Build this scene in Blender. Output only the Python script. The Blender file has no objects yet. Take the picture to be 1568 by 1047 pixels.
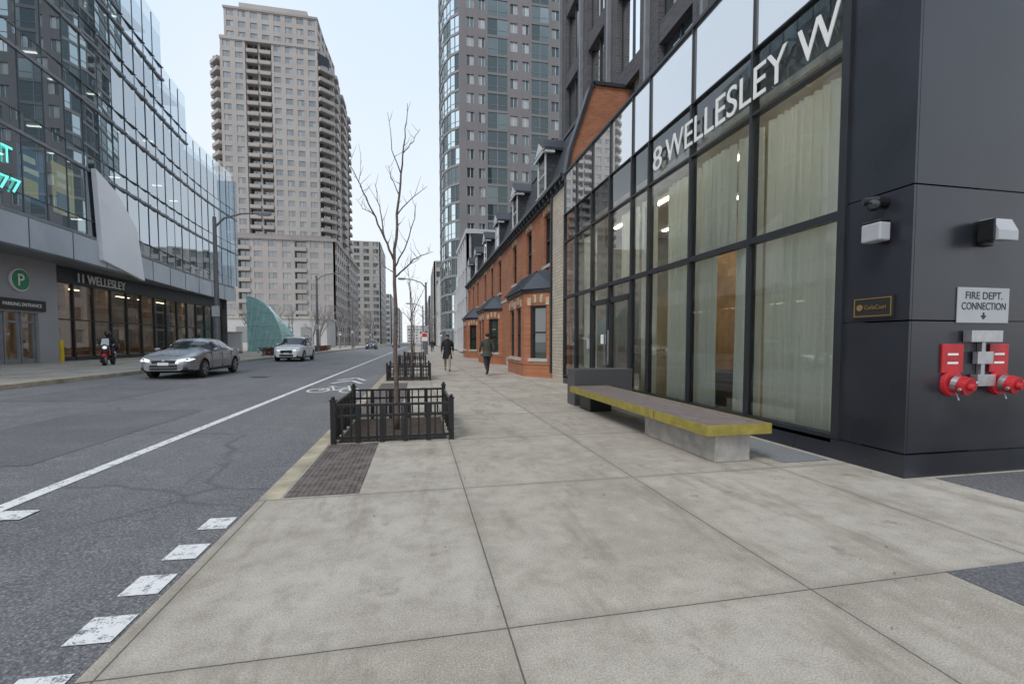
import bpy, bmesh, math, random
from mathutils import Vector, Matrix
random.seed(7)
R=math.radians
scene=bpy.context.scene
COL=scene.collection
# ------------------------------------------------------------------ materials
MATS={}
def _nt(name):
    m=bpy.data.materials.new(name); m.use_nodes=True
    nt=m.node_tree
    for n in list(nt.nodes): nt.nodes.remove(n)
    out=nt.nodes.new('ShaderNodeOutputMaterial')
    MATS[name]=m
    return m,nt,out
def math_(nt,op,a,b=None,c=None):
    n=nt.nodes.new('ShaderNodeMath'); n.operation=op
    for i,x in enumerate((a,b,c)):
        if x is None: continue
        if isinstance(x,(int,float)): n.inputs[i].default_value=x
        else: nt.links.new(x,n.inputs[i])
    return n.outputs[0]
def mixc(nt,fac,a,b,blend='MIX'):
    n=nt.nodes.new('ShaderNodeMixRGB'); n.blend_type=blend
    for i,x in enumerate((fac,a,b)):
        if isinstance(x,(int,float)): n.inputs[i].default_value=x
        elif isinstance(x,(tuple,list)): n.inputs[i].default_value=(x[0],x[1],x[2],1)
        else: nt.links.new(x,n.inputs[i])
    return n.outputs[0]
def ramp(nt,src,a,b,lo=0.0,hi=1.0):
    n=nt.nodes.new('ShaderNodeMapRange'); n.inputs[1].default_value=a;n.inputs[2].default_value=b
    n.inputs[3].default_value=lo;n.inputs[4].default_value=hi
    nt.links.new(src,n.inputs[0]); return n.outputs[0]
def coord(nt):
    return nt.nodes.new('ShaderNodeTexCoord').outputs['Object']
def noise_(nt,vec,scale,detail=4,rough=.55):
    n=nt.nodes.new('ShaderNodeTexNoise'); n.inputs['Scale'].default_value=scale
    n.inputs['Detail'].default_value=detail; n.inputs['Roughness'].default_value=rough
    nt.links.new(vec,n.inputs['Vector']); return n.outputs['Fac']
def bump_(nt,h,strength,dist=.01):
    b=nt.nodes.new('ShaderNodeBump'); b.inputs['Strength'].default_value=strength; b.inputs['Distance'].default_value=dist
    nt.links.new(h,b.inputs['Height']); return b.outputs[0]
def prin(nt,out,col,rough=.6,metal=0,bump=None,spec=.5,emit=None,es=0,coat=0):
    p=nt.nodes.new('ShaderNodeBsdfPrincipled')
    if isinstance(col,(tuple,list)): p.inputs['Base Color'].default_value=(*col[:3],1)
    else: nt.links.new(col,p.inputs['Base Color'])
    if isinstance(rough,(int,float)): p.inputs['Roughness'].default_value=rough
    else: nt.links.new(rough,p.inputs['Roughness'])
    p.inputs['Metallic'].default_value=metal
    p.inputs['Specular IOR Level'].default_value=spec
    p.inputs['Coat Weight'].default_value=coat
    if bump is not None: nt.links.new(bump,p.inputs['Normal'])
    if emit: p.inputs['Emission Color'].default_value=(*emit,1); p.inputs['Emission Strength'].default_value=es
    nt.links.new(p.outputs[0],out.inputs[0]); return p
def mk(name,col,rough=.6,metal=0,var=.15,vs=2.0,bump=0,bs=40,spec=.5,emit=None,es=0,coat=0,sample=False):
    m,nt,out=_nt(name)
    if emit and not sample:
        try: m.cycles.emission_sampling='NONE'
        except Exception: pass
    co=coord(nt)
    n=noise_(nt,co,vs,3,.6)
    f=ramp(nt,n,.3,.7)
    lo=tuple(c*(1-var) for c in col); hi=tuple(min(1,c*(1+var)) for c in col)
    c=mixc(nt,f,lo,hi)
    b=None
    if bump: b=bump_(nt,noise_(nt,co,bs,4),bump,.01)
    r=ramp(nt,n,.3,.7,max(0,rough-.06),min(1,rough+.06))
    prin(nt,out,c,r,metal,b,spec,emit,es,coat)
    return m
mk('concrete',(.36,.34,.31),.85,bump=.4,bs=60,var=.25,vs=5)
mk('kerb_stone',(.39,.34,.25),.85,bump=.4,bs=50,var=.35,vs=3)
mk('dark_panel',(.024,.026,.034),.28,var=.3,vs=.7,spec=.6)
mk('panel_gap',(.12,.12,.125),.5)
mk('black_metal',(.012,.012,.013),.38,var=.3,vs=20)
mk('frame_dark',(.024,.027,.031),.4)
mk('frame_grey',(.22,.23,.25),.45)
mk('frame_mid',(.10,.115,.13),.4)
mk('frame_white',(.62,.63,.64),.5)
mk('olive_metal',(.29,.235,.045),.42,var=.25,vs=7)
mk('bench_wood',(.20,.160,.150),.42,var=.35,vs=14,bump=.3)
mk('steel',(.50,.51,.53),.32,metal=.85,var=.15,vs=12)
mk('galv',(.17,.175,.18),.5,metal=.3,var=.2)
mk('red_paint',(.50,.018,.025),.38,var=.2,vs=9)
mk('sign_grey',(.42,.43,.45),.4,var=.08)
mk('white_text',(.86,.86,.84),.5,var=.03)
mk('black_text',(.02,.02,.02),.5)
mk('gold',(.45,.27,.10),.35,metal=.6)
mk('cream',(.50,.44,.32),.8,var=.2,vs=8)
mk('stone_trim',(.50,.47,.42),.8,var=.15)
mk('roof_metal',(.040,.045,.055),.42,var=.3,vs=1.5)
mk('bark',(.13,.095,.075),.85,var=.4,vs=18,bump=.6)
mk('bark_hazed',(.27,.245,.235),.9,var=.25)  # bark colour lightened to imitate distance haze
mk('soil',(.06,.04,.028),.95,var=.5,vs=12,bump=.9,bs=25)
mk('ceiling_white',(.7,.69,.66),.8)
mk('wood_warm',(.42,.26,.14),.5,var=.25,vs=2.5)
mk('tan_panel',(.58,.44,.28),.55,var=.1)
mk('floor_int',(.32,.31,.29),.25)
mk('int_dark',(.05,.055,.06),.8)
mk('int_grey',(.22,.23,.24),.8)
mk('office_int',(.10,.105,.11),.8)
mk('light_warm',(.8,.7,.5),.5,emit=(1,.86,.66),es=20,sample=True)
mk('light_store',(.8,.7,.5),.5,emit=(1,.76,.45),es=6)
mk('light_white',(.8,.8,.8),.5,emit=(1,.93,.8),es=3.5)
mk('neon_teal',(.1,.6,.5),.5,emit=(.15,.95,.75),es=1.2)
mk('tower_wall',(.42,.385,.365),.85,var=.10,vs=.15)
mk('tower_wall_b',(.34,.31,.29),.85,var=.10,vs=.15)
mk('tower2_wall',(.205,.192,.195),.85,var=.10,vs=.15)
mk('tower2_trim',(.27,.265,.27),.8,var=.08,vs=.15)
mk('far_wall_hazed',(.46,.44,.42),.9,var=.1,vs=.1)  # atmospheric haze mixed into the wall colour
mk('far_wall_hazed2',(.56,.55,.54),.9,var=.1,vs=.1)  # paler wall, haze likewise put into its colour
mk('mid_white',(.55,.55,.56),.7,var=.08)
mk('mid_dark',(.07,.065,.065),.7,var=.2)
mk('pave_grey',(.34,.345,.36),.6,var=.08,vs=.5)
mk('painted_reflection',(.86,.87,.89),.3,var=.05,vs=.3)  # pale colour painted in place of the reflection on angled glass
mk('yellow_paint',(.62,.42,.03),.5)
mk('green_sign',(.02,.24,.10),.4)
mk('poster_blue',(.06,.13,.22),.5,emit=(.07,.16,.26),es=.8); mk('poster_yellow',(.6,.55,.25),.5,emit=(.62,.55,.22),es=.7); mk('poster_white',(.7,.7,.6),.5,emit=(.75,.78,.6),es=.8)  # glow added to the prints so they show through dark glass
mk('tire',(.018,.018,.018),.85)
mk('rim',(.38,.39,.40),.3,metal=.8)
mk('car_silver',(.30,.31,.33),.24,metal=.5,var=.06,coat=.6)
mk('car_white',(.70,.71,.71),.3,metal=.1,var=.04,coat=.6)
mk('car_glass',(.015,.018,.02),.05,spec=1.0)
mk('car_black',(.015,.015,.016),.45)
mk('car_dark',(.05,.055,.065),.28,coat=.6)
mk('head_lamp',(.75,.77,.8),.12,emit=(1,.97,.9),es=.6)
mk('tail_lamp',(.4,.01,.01),.2)
mk('skin',(.42,.26,.19),.6); mk('hair',(.025,.018,.014),.7)
mk('coat_black',(.018,.018,.022),.85,var=.3,vs=8); mk('jacket_olive',(.050,.054,.044),.8,var=.3,vs=8)
mk('jeans_dark',(.03,.033,.045),.85,var=.25,vs=8); mk('trouser_tan',(.30,.25,.20),.85)
mk('shoe',(.02,.02,.02),.6); mk('helmet',(.02,.02,.022),.15)
mk('hedge',(.15,.06,.045),.9,var=.5,vs=8)
mk('dry_leaf',(.16,.10,.05),.9,var=.5,vs=8)
mk('teal_glass',(.30,.56,.53),.15,var=.15,spec=.8)
mk('sign_red',(.55,.03,.03),.5)
mk('band',(.46,.51,.56),.16,var=.14,vs=.3,spec=.9)

m,nt,out=_nt('road_paint')
co=coord(nt); n1=noise_(nt,co,14,6,.7); n2=noise_(nt,co,90,3,.6)
w=ramp(nt,math_(nt,'ADD',math_(nt,'MULTIPLY',n1,.65),math_(nt,'MULTIPLY',n2,.4)),.42,.50)
prin(nt,out,mixc(nt,w,(.16,.16,.165),(.74,.74,.73)),.75,bump=bump_(nt,n2,.4,.004))

m,nt,out=_nt('asphalt')
co=coord(nt)
big=noise_(nt,co,.35,4,.6); med=noise_(nt,co,3.0,5,.65); fine=noise_(nt,co,60,3,.8)
mp=nt.nodes.new('ShaderNodeMapping'); mp.inputs['Scale'].default_value=(1.3,.06,1); nt.links.new(co,mp.inputs[0])
streak=noise_(nt,mp.outputs[0],1.0,4,.6)
c=mixc(nt,ramp(nt,big,.3,.7),(.115,.114,.120),(.195,.192,.195))
c=mixc(nt,math_(nt,'MULTIPLY',ramp(nt,streak,.38,.62),.7),c,(.118,.117,.124))
c=mixc(nt,math_(nt,'MULTIPLY',ramp(nt,med,.5,.72),.5),c,(.25,.245,.243))
c=mixc(nt,math_(nt,'MULTIPLY',ramp(nt,fine,.52,.62),.6),c,(.40,.395,.39))
c=mixc(nt,math_(nt,'MULTIPLY',ramp(nt,fine,.36,.47,1,0),.7),c,(.04,.04,.045))
dn=nt.nodes.new('ShaderNodeTexNoise'); dn.inputs['Scale'].default_value=1.2; dn.inputs['Detail'].default_value=5; nt.links.new(co,dn.inputs['Vector'])
vv=nt.nodes.new('ShaderNodeMixRGB'); vv.blend_type='ADD'; vv.inputs[0].default_value=.5; nt.links.new(co,vv.inputs[1]); nt.links.new(dn.outputs['Color'],vv.inputs[2])
vo=nt.nodes.new('ShaderNodeTexVoronoi'); vo.feature='DISTANCE_TO_EDGE'; vo.inputs['Scale'].default_value=.30; nt.links.new(vv.outputs[0],vo.inputs['Vector'])
cr=ramp(nt,vo.outputs['Distance'],.004,.012,1,0)
cm=math_(nt,'MULTIPLY',cr,ramp(nt,noise_(nt,co,.5,2),.45,.55))
c=mixc(nt,math_(nt,'MULTIPLY',cm,.45),c,(.06,.06,.065))
prin(nt,out,c,ramp(nt,med,.3,.7,.58,.85),bump=bump_(nt,fine,.7,.010))

m,nt,out=_nt('asphalt_new')
co=coord(nt); fine=noise_(nt,co,60,3,.8)
c=mixc(nt,ramp(nt,noise_(nt,co,.9,4),.3,.7),(.10,.10,.106),(.15,.148,.155)); c=mixc(nt,math_(nt,'MULTIPLY',ramp(nt,fine,.52,.64),.55),c,(.32,.315,.31)); c=mixc(nt,math_(nt,'MULTIPLY',ramp(nt,fine,.36,.47,1,0),.6),c,(.04,.04,.045))
prin(nt,out,c,.75,bump=bump_(nt,fine,.6,.008))

m,nt,out=_nt('sidewalk_concrete')
co=coord(nt); sx=nt.nodes.new('ShaderNodeSeparateXYZ'); nt.links.new(co,sx.inputs[0])
X,Y=sx.outputs[0],sx.outputs[1]
xo=math_(nt,'SUBTRACT',X,.42); yo=math_(nt,'SUBTRACT',Y,-.06)
wob=math_(nt,'MULTIPLY',math_(nt,'SUBTRACT',noise_(nt,co,30,2),.5),.006)
jx=math_(nt,'PINGPONG',math_(nt,'ADD',xo,wob),.875); jy=math_(nt,'PINGPONG',math_(nt,'ADD',yo,wob),1.1)
j=math_(nt,'MINIMUM',jx,jy); jm=ramp(nt,j,.002,.006,.85,0)
halo=ramp(nt,j,.0,.07,.35,0)
cb=nt.nodes.new('ShaderNodeCombineXYZ')
nt.links.new(math_(nt,'FLOOR',math_(nt,'DIVIDE',xo,1.75)),cb.inputs[0]); nt.links.new(math_(nt,'FLOOR',math_(nt,'DIVIDE',yo,2.2)),cb.inputs[1])
wn=nt.nodes.new('ShaderNodeTexWhiteNoise'); nt.links.new(cb.outputs[0],wn.inputs['Vector'])
big=noise_(nt,co,.8,6,.62); med=noise_(nt,co,5,6,.7); fine=noise_(nt,co,110,3,.8)
c=mixc(nt,wn.outputs['Value'],(.405,.358,.298),(.485,.435,.370))
c=mixc(nt,ramp(nt,big,.42,.62,0,.65),c,(.285,.248,.202))
c=mixc(nt,ramp(nt,med,.48,.70,0,.65),c,(.255,.220,.180))
c=mixc(nt,ramp(nt,med,.28,.45,.4,0),c,(.60,.545,.47))
c=mixc(nt,ramp(nt,fine,.53,.62,0,.6),c,(.18,.155,.125))
c=mixc(nt,ramp(nt,fine,.36,.47,.5,0),c,(.68,.635,.56))
vo=nt.nodes.new('ShaderNodeTexVoronoi'); vo.inputs['Scale'].default_value=1.6; nt.links.new(co,vo.inputs['Vector'])
sp=ramp(nt,vo.outputs['Distance'],.025,.04,.7,0)
sc=nt.nodes.new('ShaderNodeSeparateColor'); nt.links.new(vo.outputs['Color'],sc.inputs[0])
sp=math_(nt,'MULTIPLY',sp,ramp(nt,sc.outputs[0],.5,.55))
c=mixc(nt,sp,c,(.11,.10,.09))
vo2=nt.nodes.new('ShaderNodeTexVoronoi'); vo2.inputs['Scale'].default_value=5; nt.links.new(co,vo2.inputs['Vector'])
sc2=nt.nodes.new('ShaderNodeSeparateColor'); nt.links.new(vo2.outputs['Color'],sc2.inputs[0])
c=mixc(nt,math_(nt,'MULTIPLY',ramp(nt,vo2.outputs['Distance'],.03,.05,.8,0),ramp(nt,sc2.outputs[0],.66,.68)),c,(.09,.08,.07))
mp=nt.nodes.new('ShaderNodeMapping'); mp.inputs['Scale'].default_value=(1.6,.45,1); mp.inputs['Rotation'].default_value=(0,0,.5); nt.links.new(co,mp.inputs[0])
st=ramp(nt,noise_(nt,mp.outputs[0],1.5,6,.68),.53,.68,0,.6)
c=mixc(nt,st,c,(.205,.172,.135))
# isolated dark blotches
bl=ramp(nt,noise_(nt,co,2.6,4,.6),.64,.72,0,.55)
c=mixc(nt,bl,c,(.15,.12,.095))
c=mixc(nt,halo,c,(.23,.20,.16))
c=mixc(nt,jm,c,(.055,.05,.045))
hh=math_(nt,'SUBTRACT',math_(nt,'MULTIPLY',fine,.35),jm)
prin(nt,out,c,ramp(nt,big,.3,.7,.60,.88),bump=bump_(nt,hh,.5,.006))

def brickmat(name,c1,c2,mortar,bw=.22,rh=.075,rough=.85,ms=.012):
    m,nt,out=_nt(name); co=coord(nt)
    s=nt.nodes.new('ShaderNodeSeparateXYZ'); nt.links.new(co,s.inputs[0])
    cb=nt.nodes.new('ShaderNodeCombineXYZ'); nt.links.new(math_(nt,'ADD',s.outputs[0],s.outputs[1]),cb.inputs[0]); nt.links.new(s.outputs[2],cb.inputs[1])
    b=nt.nodes.new('ShaderNodeTexBrick'); b.inputs['Scale'].default_value=1; b.inputs['Brick Width'].default_value=bw; b.inputs['Row Height'].default_value=rh
    b.inputs['Mortar Size'].default_value=ms; b.inputs['Color1'].default_value=(*c1,1); b.inputs['Color2'].default_value=(*c2,1); b.inputs['Mortar'].default_value=(*mortar,1)
    nt.links.new(cb.outputs[0],b.inputs['Vector'])
    n=noise_(nt,co,1.3,5,.6)
    c=mixc(nt,ramp(nt,n,.35,.75,0,.45),b.outputs['Color'],tuple(x*.45 for x in c1))
    prin(nt,out,c,rough,bump=bump_(nt,b.outputs['Fac'],-.4,.01))
brickmat('brick_orange',(.52,.175,.070),(.36,.105,.042),(.32,.22,.16))
brickmat('brick_dark',(.12,.115,.125),(.075,.072,.08),(.15,.15,.155),bw=.3,rh=.1)
brickmat('brick_cream',(.62,.55,.45),(.52,.46,.38),(.34,.28,.22),bw=.4,rh=.12)
brickmat('slate',(.070,.075,.087),(.045,.049,.058),(.02,.02,.022),bw=.25,rh=.18)
m,nt,out=_nt('paver_brick'); co=coord(nt)
b=nt.nodes.new('ShaderNodeTexBrick'); b.inputs['Scale'].default_value=1; b.inputs['Brick Width'].default_value=.05; b.inputs['Row Height'].default_value=.05; b.inputs['Mortar Size'].default_value=.007; b.offset=0
b.inputs['Color1'].default_value=(.17,.13,.115,1); b.inputs['Color2'].default_value=(.12,.092,.082,1); b.inputs['Mortar'].default_value=(.035,.03,.028,1)
nt.links.new(co,b.inputs['Vector']); n=noise_(nt,co,6,5)
prin(nt,out,mixc(nt,ramp(nt,n,.4,.7,0,.6),b.outputs['Color'],(.24,.21,.19)),.8,bump=bump_(nt,b.outputs['Fac'],-.6,.01))
m,nt,out=_nt('grate'); co=coord(nt)
b=nt.nodes.new('ShaderNodeTexBrick'); b.offset=0; b.inputs['Scale'].default_value=1; b.inputs['Brick Width'].default_value=.09; b.inputs['Row Height'].default_value=.03; b.inputs['Mortar Size'].default_value=.007
b.inputs['Color1'].default_value=(.03,.03,.032,1); b.inputs['Color2'].default_value=(.03,.03,.032,1); b.inputs['Mortar'].default_value=(.42,.43,.44,1)
nt.links.new(co,b.inputs['Vector']); prin(nt,out,b.outputs['Color'],.5,bump=bump_(nt,b.outputs['Fac'],.6,.01))
m,nt,out=_nt('granite_dark'); co=coord(nt); f=noise_(nt,co,160,3,.8)
prin(nt,out,mixc(nt,ramp(nt,f,.45,.65),(.02,.02,.022),(.20,.20,.21)),.4)

def glassmat(name,tint,base_refl,diff=None,ior=1.55,difff=0.0,refl_col=(1,1,1),rough=.0):
    m,nt,out=_nt(name)
    fr=nt.nodes.new('ShaderNodeFresnel'); fr.inputs[0].default_value=ior
    fac=math_(nt,'ADD',fr.outputs[0],base_refl); fac=math_(nt,'MINIMUM',fac,1.0)
    gl=nt.nodes.new('ShaderNodeBsdfGlossy'); gl.inputs['Color'].default_value=(*refl_col,1); gl.inputs['Roughness'].default_value=rough
    if difff>=1:
        df=nt.nodes.new('ShaderNodeBsdfDiffuse'); df.inputs[0].default_value=(*diff,1); a=df.outputs[0]
    else:
        tr=nt.nodes.new('ShaderNodeBsdfTransparent'); tr.inputs[0].default_value=(*tint,1); a=tr.outputs[0]
        if difff>0:
            df=nt.nodes.new('ShaderNodeBsdfDiffuse'); df.inputs[0].default_value=(*diff,1)
            mx=nt.nodes.new('ShaderNodeMixShader'); mx.inputs[0].default_value=difff
            nt.links.new(a,mx.inputs[1]); nt.links.new(df.outputs[0],mx.inputs[2]); a=mx.outputs[0]
    mx=nt.nodes.new('ShaderNodeMixShader'); nt.links.new(fac,mx.inputs[0]); nt.links.new(a,mx.inputs[1]); nt.links.new(gl.outputs[0],mx.inputs[2])
    nt.links.new(mx.outputs[0],out.inputs[0])
glassmat('lobby_glass',(.91,.98,.955),.06,ior=1.5)
glassmat('lobby_glass_upper',(.35,.45,.43),.55,ior=1.5,diff=(.6,.62,.63),difff=.55)
glassmat('office_glass',(.50,.60,.66),.34,ior=1.5,refl_col=(.88,.95,1),diff=(.15,.20,.24),difff=.35)
glassmat('store_glass',(.65,.67,.66),.10,ior=1.5)
glassmat('balustrade_glass',(.6,.72,.75),.25)
glassmat('tw_glass_a',(.1,.1,.1),.16,diff=(.055,.07,.072),difff=1.0)
glassmat('tw_glass_b',(.1,.1,.1),.18,diff=(.10,.11,.11),difff=1.0)
glassmat('tw_glass_c',(.1,.1,.1),.12,diff=(.28,.28,.26),difff=1.0)
glassmat('tw_green_a',(.1,.1,.1),.04,diff=(.040,.055,.056),difff=1.0,refl_col=(.78,.88,.88))
glassmat('tw_green_b',(.1,.1,.1),.10,diff=(.065,.088,.088),difff=1.0,refl_col=(.82,.9,.9))
glassmat('house_glass',(.1,.1,.1),.10,diff=(.03,.045,.04),difff=1.0)
m,nt,out=_nt('curtain')
d=nt.nodes.new('ShaderNodeBsdfDiffuse'); d.inputs[0].default_value=(.88,.93,.90,1)
t=nt.nodes.new('ShaderNodeBsdfTranslucent'); t.inputs[0].default_value=(.86,.88,.82,1)
mx=nt.nodes.new('ShaderNodeMixShader'); mx.inputs[0].default_value=.36; nt.links.new(d.outputs[0],mx.inputs[1]); nt.links.new(t.outputs[0],mx.inputs[2])
nt.links.new(mx.outputs[0],out.inputs[0])

# ------------------------------------------------------------------ mesh builder
class MB:
    def __init__(s): s.v=[];s.f=[];s.k=[]
    def add(s,vs,fs,k):
        o=len(s.v); s.v+=[tuple(v) for v in vs]
        for f in fs: s.f.append([i+o for i in f]); s.k.append(k)
    def box(s,x0,x1,y0,y1,z0,z1,k,F=None):
        vs=[(x,y,z) for x in(x0,x1) for y in(y0,y1) for z in(z0,z1)]
        if F: vs=[F(*v) for v in vs]
        s.add(vs,[(0,1,3,2),(4,6,7,5),(0,4,5,1),(2,3,7,6),(0,2,6,4),(1,5,7,3)],k)
    def quad(s,pts,k): s.add(pts,[tuple(range(len(pts)))],k)
    def prism(s,poly,z0,z1,k,cap=None,F=None):
        n=len(poly); vs=[(p[0],p[1],z0) for p in poly]+[(p[0],p[1],z1) for p in poly]
        if F: vs=[F(*v) for v in vs]
        s.add(vs,[(i,(i+1)%n,n+(i+1)%n,n+i) for i in range(n)],k)
        s.add(vs,[tuple(range(n)),tuple(range(n,2*n))],cap or k)
    def tube(s,pts,rads,k,n=6):
        pts=[Vector(p) for p in pts]; vs=[];fs=[]
        if isinstance(rads,(int,float)): rads=[rads]*len(pts)
        ref=Vector((.37,.91,.17)).normalized()
        for i,p in enumerate(pts):
            d=(pts[min(i+1,len(pts)-1)]-pts[max(i-1,0)]).normalized()
            r_=ref if abs(d.dot(ref))<.95 else Vector((1,0,0))
            a=d.cross(r_).normalized(); b=d.cross(a)
            for j in range(n):
                t=2*math.pi*j/n
                vs.append(p+(a*math.cos(t)+b*math.sin(t))*rads[i])
        for i in range(len(pts)-1):
            for j in range(n): fs.append((i*n+j,i*n+(j+1)%n,(i+1)*n+(j+1)%n,(i+1)*n+j))
        fs.append(tuple(range(n))); fs.append(tuple(range((len(pts)-1)*n,len(pts)*n)))
        s.add(vs,fs,k)
    def ball(s,c,r,k,seg=12,rings=8):
        if isinstance(r,(int,float)): r=(r,r,r)
        vs=[];fs=[]
        for i in range(rings+1):
            ph=math.pi*i/rings
            for j in range(seg):
                t=2*math.pi*j/seg
                vs.append((c[0]+r[0]*math.sin(ph)*math.cos(t),c[1]+r[1]*math.sin(ph)*math.sin(t),c[2]+r[2]*math.cos(ph)))
        for i in range(rings):
            for j in range(seg): fs.append((i*seg+j,i*seg+(j+1)%seg,(i+1)*seg+(j+1)%seg,(i+1)*seg+j))
        s.add(vs,fs,k)
    def build(s,name,parent=None,smooth=False,recalc=True,bevel=0):
        me=bpy.data.meshes.new(name); me.from_pydata(s.v,[],s.f)
        ks=[]
        for k in s.k:
            if k not in ks: ks.append(k)
        for k in ks: me.materials.append(MATS[k])
        for p,k in zip(me.polygons,s.k): p.material_index=ks.index(k); p.use_smooth=smooth
        if recalc:
            bm=bmesh.new(); bm.from_mesh(me)
            if smooth: bmesh.ops.remove_doubles(bm,verts=bm.verts,dist=1e-5)
            bmesh.ops.recalc_face_normals(bm,faces=bm.faces); bm.to_mesh(me); bm.free()
        me.update()
        o=bpy.data.objects.new(name,me); COL.objects.link(o)
        if parent: o.parent=parent
        if bevel:
            b=o.modifiers.new('bevel','BEVEL'); b.width=bevel; b.segments=2; b.limit_method='ANGLE'
        return o
def group(name,loc=(0,0,0),rz=0):
    e=bpy.data.objects.new(name,None); e.location=loc; e.rotation_euler=(0,0,rz); e.empty_display_size=.3; COL.objects.link(e); return e
def tomesh(o,name,parent=None):
    dg=bpy.context.evaluated_depsgraph_get(); dg.update()
    me=bpy.data.meshes.new_from_object(o.evaluated_get(dg))
    n=bpy.data.objects.new(name,me); COL.objects.link(n)
    if parent: n.parent=parent
    bpy.data.objects.remove(o)
    n.name=name
    return n
AX={'-X':((0,-1,0),(0,0,1),(-1,0,0)),'+X':((0,1,0),(0,0,1),(1,0,0)),'-Y':((1,0,0),(0,0,1),(0,-1,0))}
def text(s,name,parent,pos,face,height,width=None,mat='white_text',ext=.01,align='LEFT'):
    cu=bpy.data.curves.new(name,'FONT'); cu.body=s; cu.size=1; cu.extrude=0; cu.align_x=align
    o=bpy.data.objects.new(name+'_c',cu); COL.objects.link(o)
    n=tomesh(o,name,parent)
    me=n.data; ys=[v.co.y for v in me.vertices]; xs=[v.co.x for v in me.vertices]
    sy=height/(max(ys)-min(ys)); sx=sy if width is None else width/(max(xs)-min(xs))
    y0=min(ys); x0=min(xs) if align=='LEFT' else (min(xs)+max(xs))/2
    a,b,c=[Vector(q) for q in AX[face]]
    for v in me.vertices:
        v.co=Vector(pos)+a*((v.co.x-x0)*sx)+b*((v.co.y-y0)*sy)
    bm=bmesh.new(); bm.from_mesh(me)
    r=bmesh.ops.extrude_face_region(bm,geom=list(bm.faces))
    for g in r['geom']:
        if isinstance(g,bmesh.types.BMVert): g.co+=c*ext
    bm.to_mesh(me); bm.free()
    me.materials.clear(); me.materials.append(MATS[mat])
    return n

# ------------------------------------------------------------------ ground
KX=-1.4; LX=-10.7
def gz(x): return -.10+.026*(KX-x)
def sheet(name,x0,x1,y0,y1,z,k,z2=None):
    mb=MB(); z2=z if z2 is None else z2
    mb.quad([(x0,y0,z),(x1,y0,z2),(x1,y1,z2),(x0,y1,z)],k); o=mb.build(name,recalc=False); return o
sheet('ground',-2500,2500,-1500,3500,-.30,'concrete')
sheet('road',LX,KX,-40,600,gz(LX),'asphalt',gz(KX))
sheet('sidewalk',KX+.18,60,-40,600,0,'sidewalk_concrete')
mb=MB(); mb.box(KX,KX+.18,4.36,600,-.35,.003,'kerb_stone'); mb.box(KX,KX+.18,-40,4.358,-.35,.0,'sidewalk_concrete'); mb.build('kerb')
LS=.27
mb=MB(); mb.box(LX-.16,LX,-40,600,-.3,LS+.003,'kerb_stone'); mb.build('kerb')
sheet('sidewalk',-140,LX-.16,-40,600,LS,'sidewalk_concrete')
sheet('brick_paving',-1.20,-.55,4.38,6.55,.004,'paver_brick')
sheet('soil_bed',-1.1,.40,6.65,8.6,.005,'soil')
sheet('asphalt_patch',3.14,12,-6,2.14,.004,'asphalt_new')
sheet('asphalt_patch',5.2,14,2.6,3.68,.004,'asphalt_new')
sheet('ventilation_grate',4.12,4.78,4.5,9.3,.005,'grate')
sheet('brick_paving',-1.20,-.35,9.0,16.0,.004,'paver_brick')
sheet('brick_paving',-1.20,-.35,20.0,60.0,.004,'paver_brick')
def mark(mb,x0,x1,y0,y1,e=.006,sk=0):
    mb.quad([(x0,y0,gz(x0)+e),(x1,y0+sk,gz(x1)+e),(x1,y1+sk,gz(x1)+e),(x0,y1,gz(x0)+e)],'road_paint')
mb=MB(); mark(mb,-3.63,-3.49,3.0,300); mb.build('lane_line',recalc=False)
mb=MB()
for y in (1.7,2.22,2.68,3.13,3.58,4.10): 
    o=random.uniform(-.012,.012); mark(mb,-1.73+o,-1.52+o,y-.11,y+.13)
mark(mb,-3.55,-3.2,4.4,4.62,.010)
mb.build('crossing_marking',recalc=False)
mb=MB()
def pl(mb,pts,w,k='road_paint',e=.006):
    for (a,b) in zip(pts,pts[1:]):
        a=Vector(a);b=Vector(b);d=(b-a).normalized();n=Vector((-d.y,d.x))*w/2
        q=[a-n,b-n,b+n,a+n]; mb.quad([(p.x,p.y,gz(p.x)+e) for p in q],k)
def ring(mb,cx,cy,rx,ry,w):
    N=20
    for i in range(N):
        t0=2*math.pi*i/N;t1=2*math.pi*(i+1)/N
        q=[(cx+rx*math.cos(t0),cy+ry*math.sin(t0)),(cx+rx*math.cos(t1),cy+ry*math.sin(t1)),(cx+(rx-w)*math.cos(t1),cy+(ry-w*1.6)*math.sin(t1)),(cx+(rx-w)*math.cos(t0),cy+(ry-w*1.6)*math.sin(t0))]
        mb.quad([(x,y,gz(x)+.006) for x,y in q],'road_paint')
ring(mb,-2.95,14.6,.32,.62,.08); ring(mb,-2.05,14.6,.32,.62,.08)
pl(mb,[(-2.95,14.6),(-2.75,15.6),(-2.25,15.6),(-2.5,14.6),(-2.95,14.6)],.08); pl(mb,[(-2.5,14.6),(-2.8,16.0)],.07); pl(mb,[(-2.05,14.6),(-2.3,16.1),(-2.1,16.2)],.07); pl(mb,[(-2.95,16.0),(-2.65,16.0)],.08)
pl(mb,[(-3.0,17.0),(-2.5,18.3),(-2.0,17.0)],.16); pl(mb,[(-3.0,18.3),(-2.5,19.6),(-2.0,18.3)],.16)
mb.build('bicycle_marking',recalc=False)
mb=MB()
for cx,cy in ((-6.1,19.5),(-5.2,31)):
    mb.quad([(cx+.38*math.cos(t*math.pi/12),cy+.38*math.sin(t*math.pi/12),gz(cx+.38*math.cos(t*math.pi/12))+.005) for t in range(24)],'black_metal')
mb.build('manhole_cover',recalc=False)
sheet('asphalt_patch',-9.2,-6.9,12,16.4,gz(-9.2)+.004,'asphalt_new',gz(-6.9)+.004)
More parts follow.
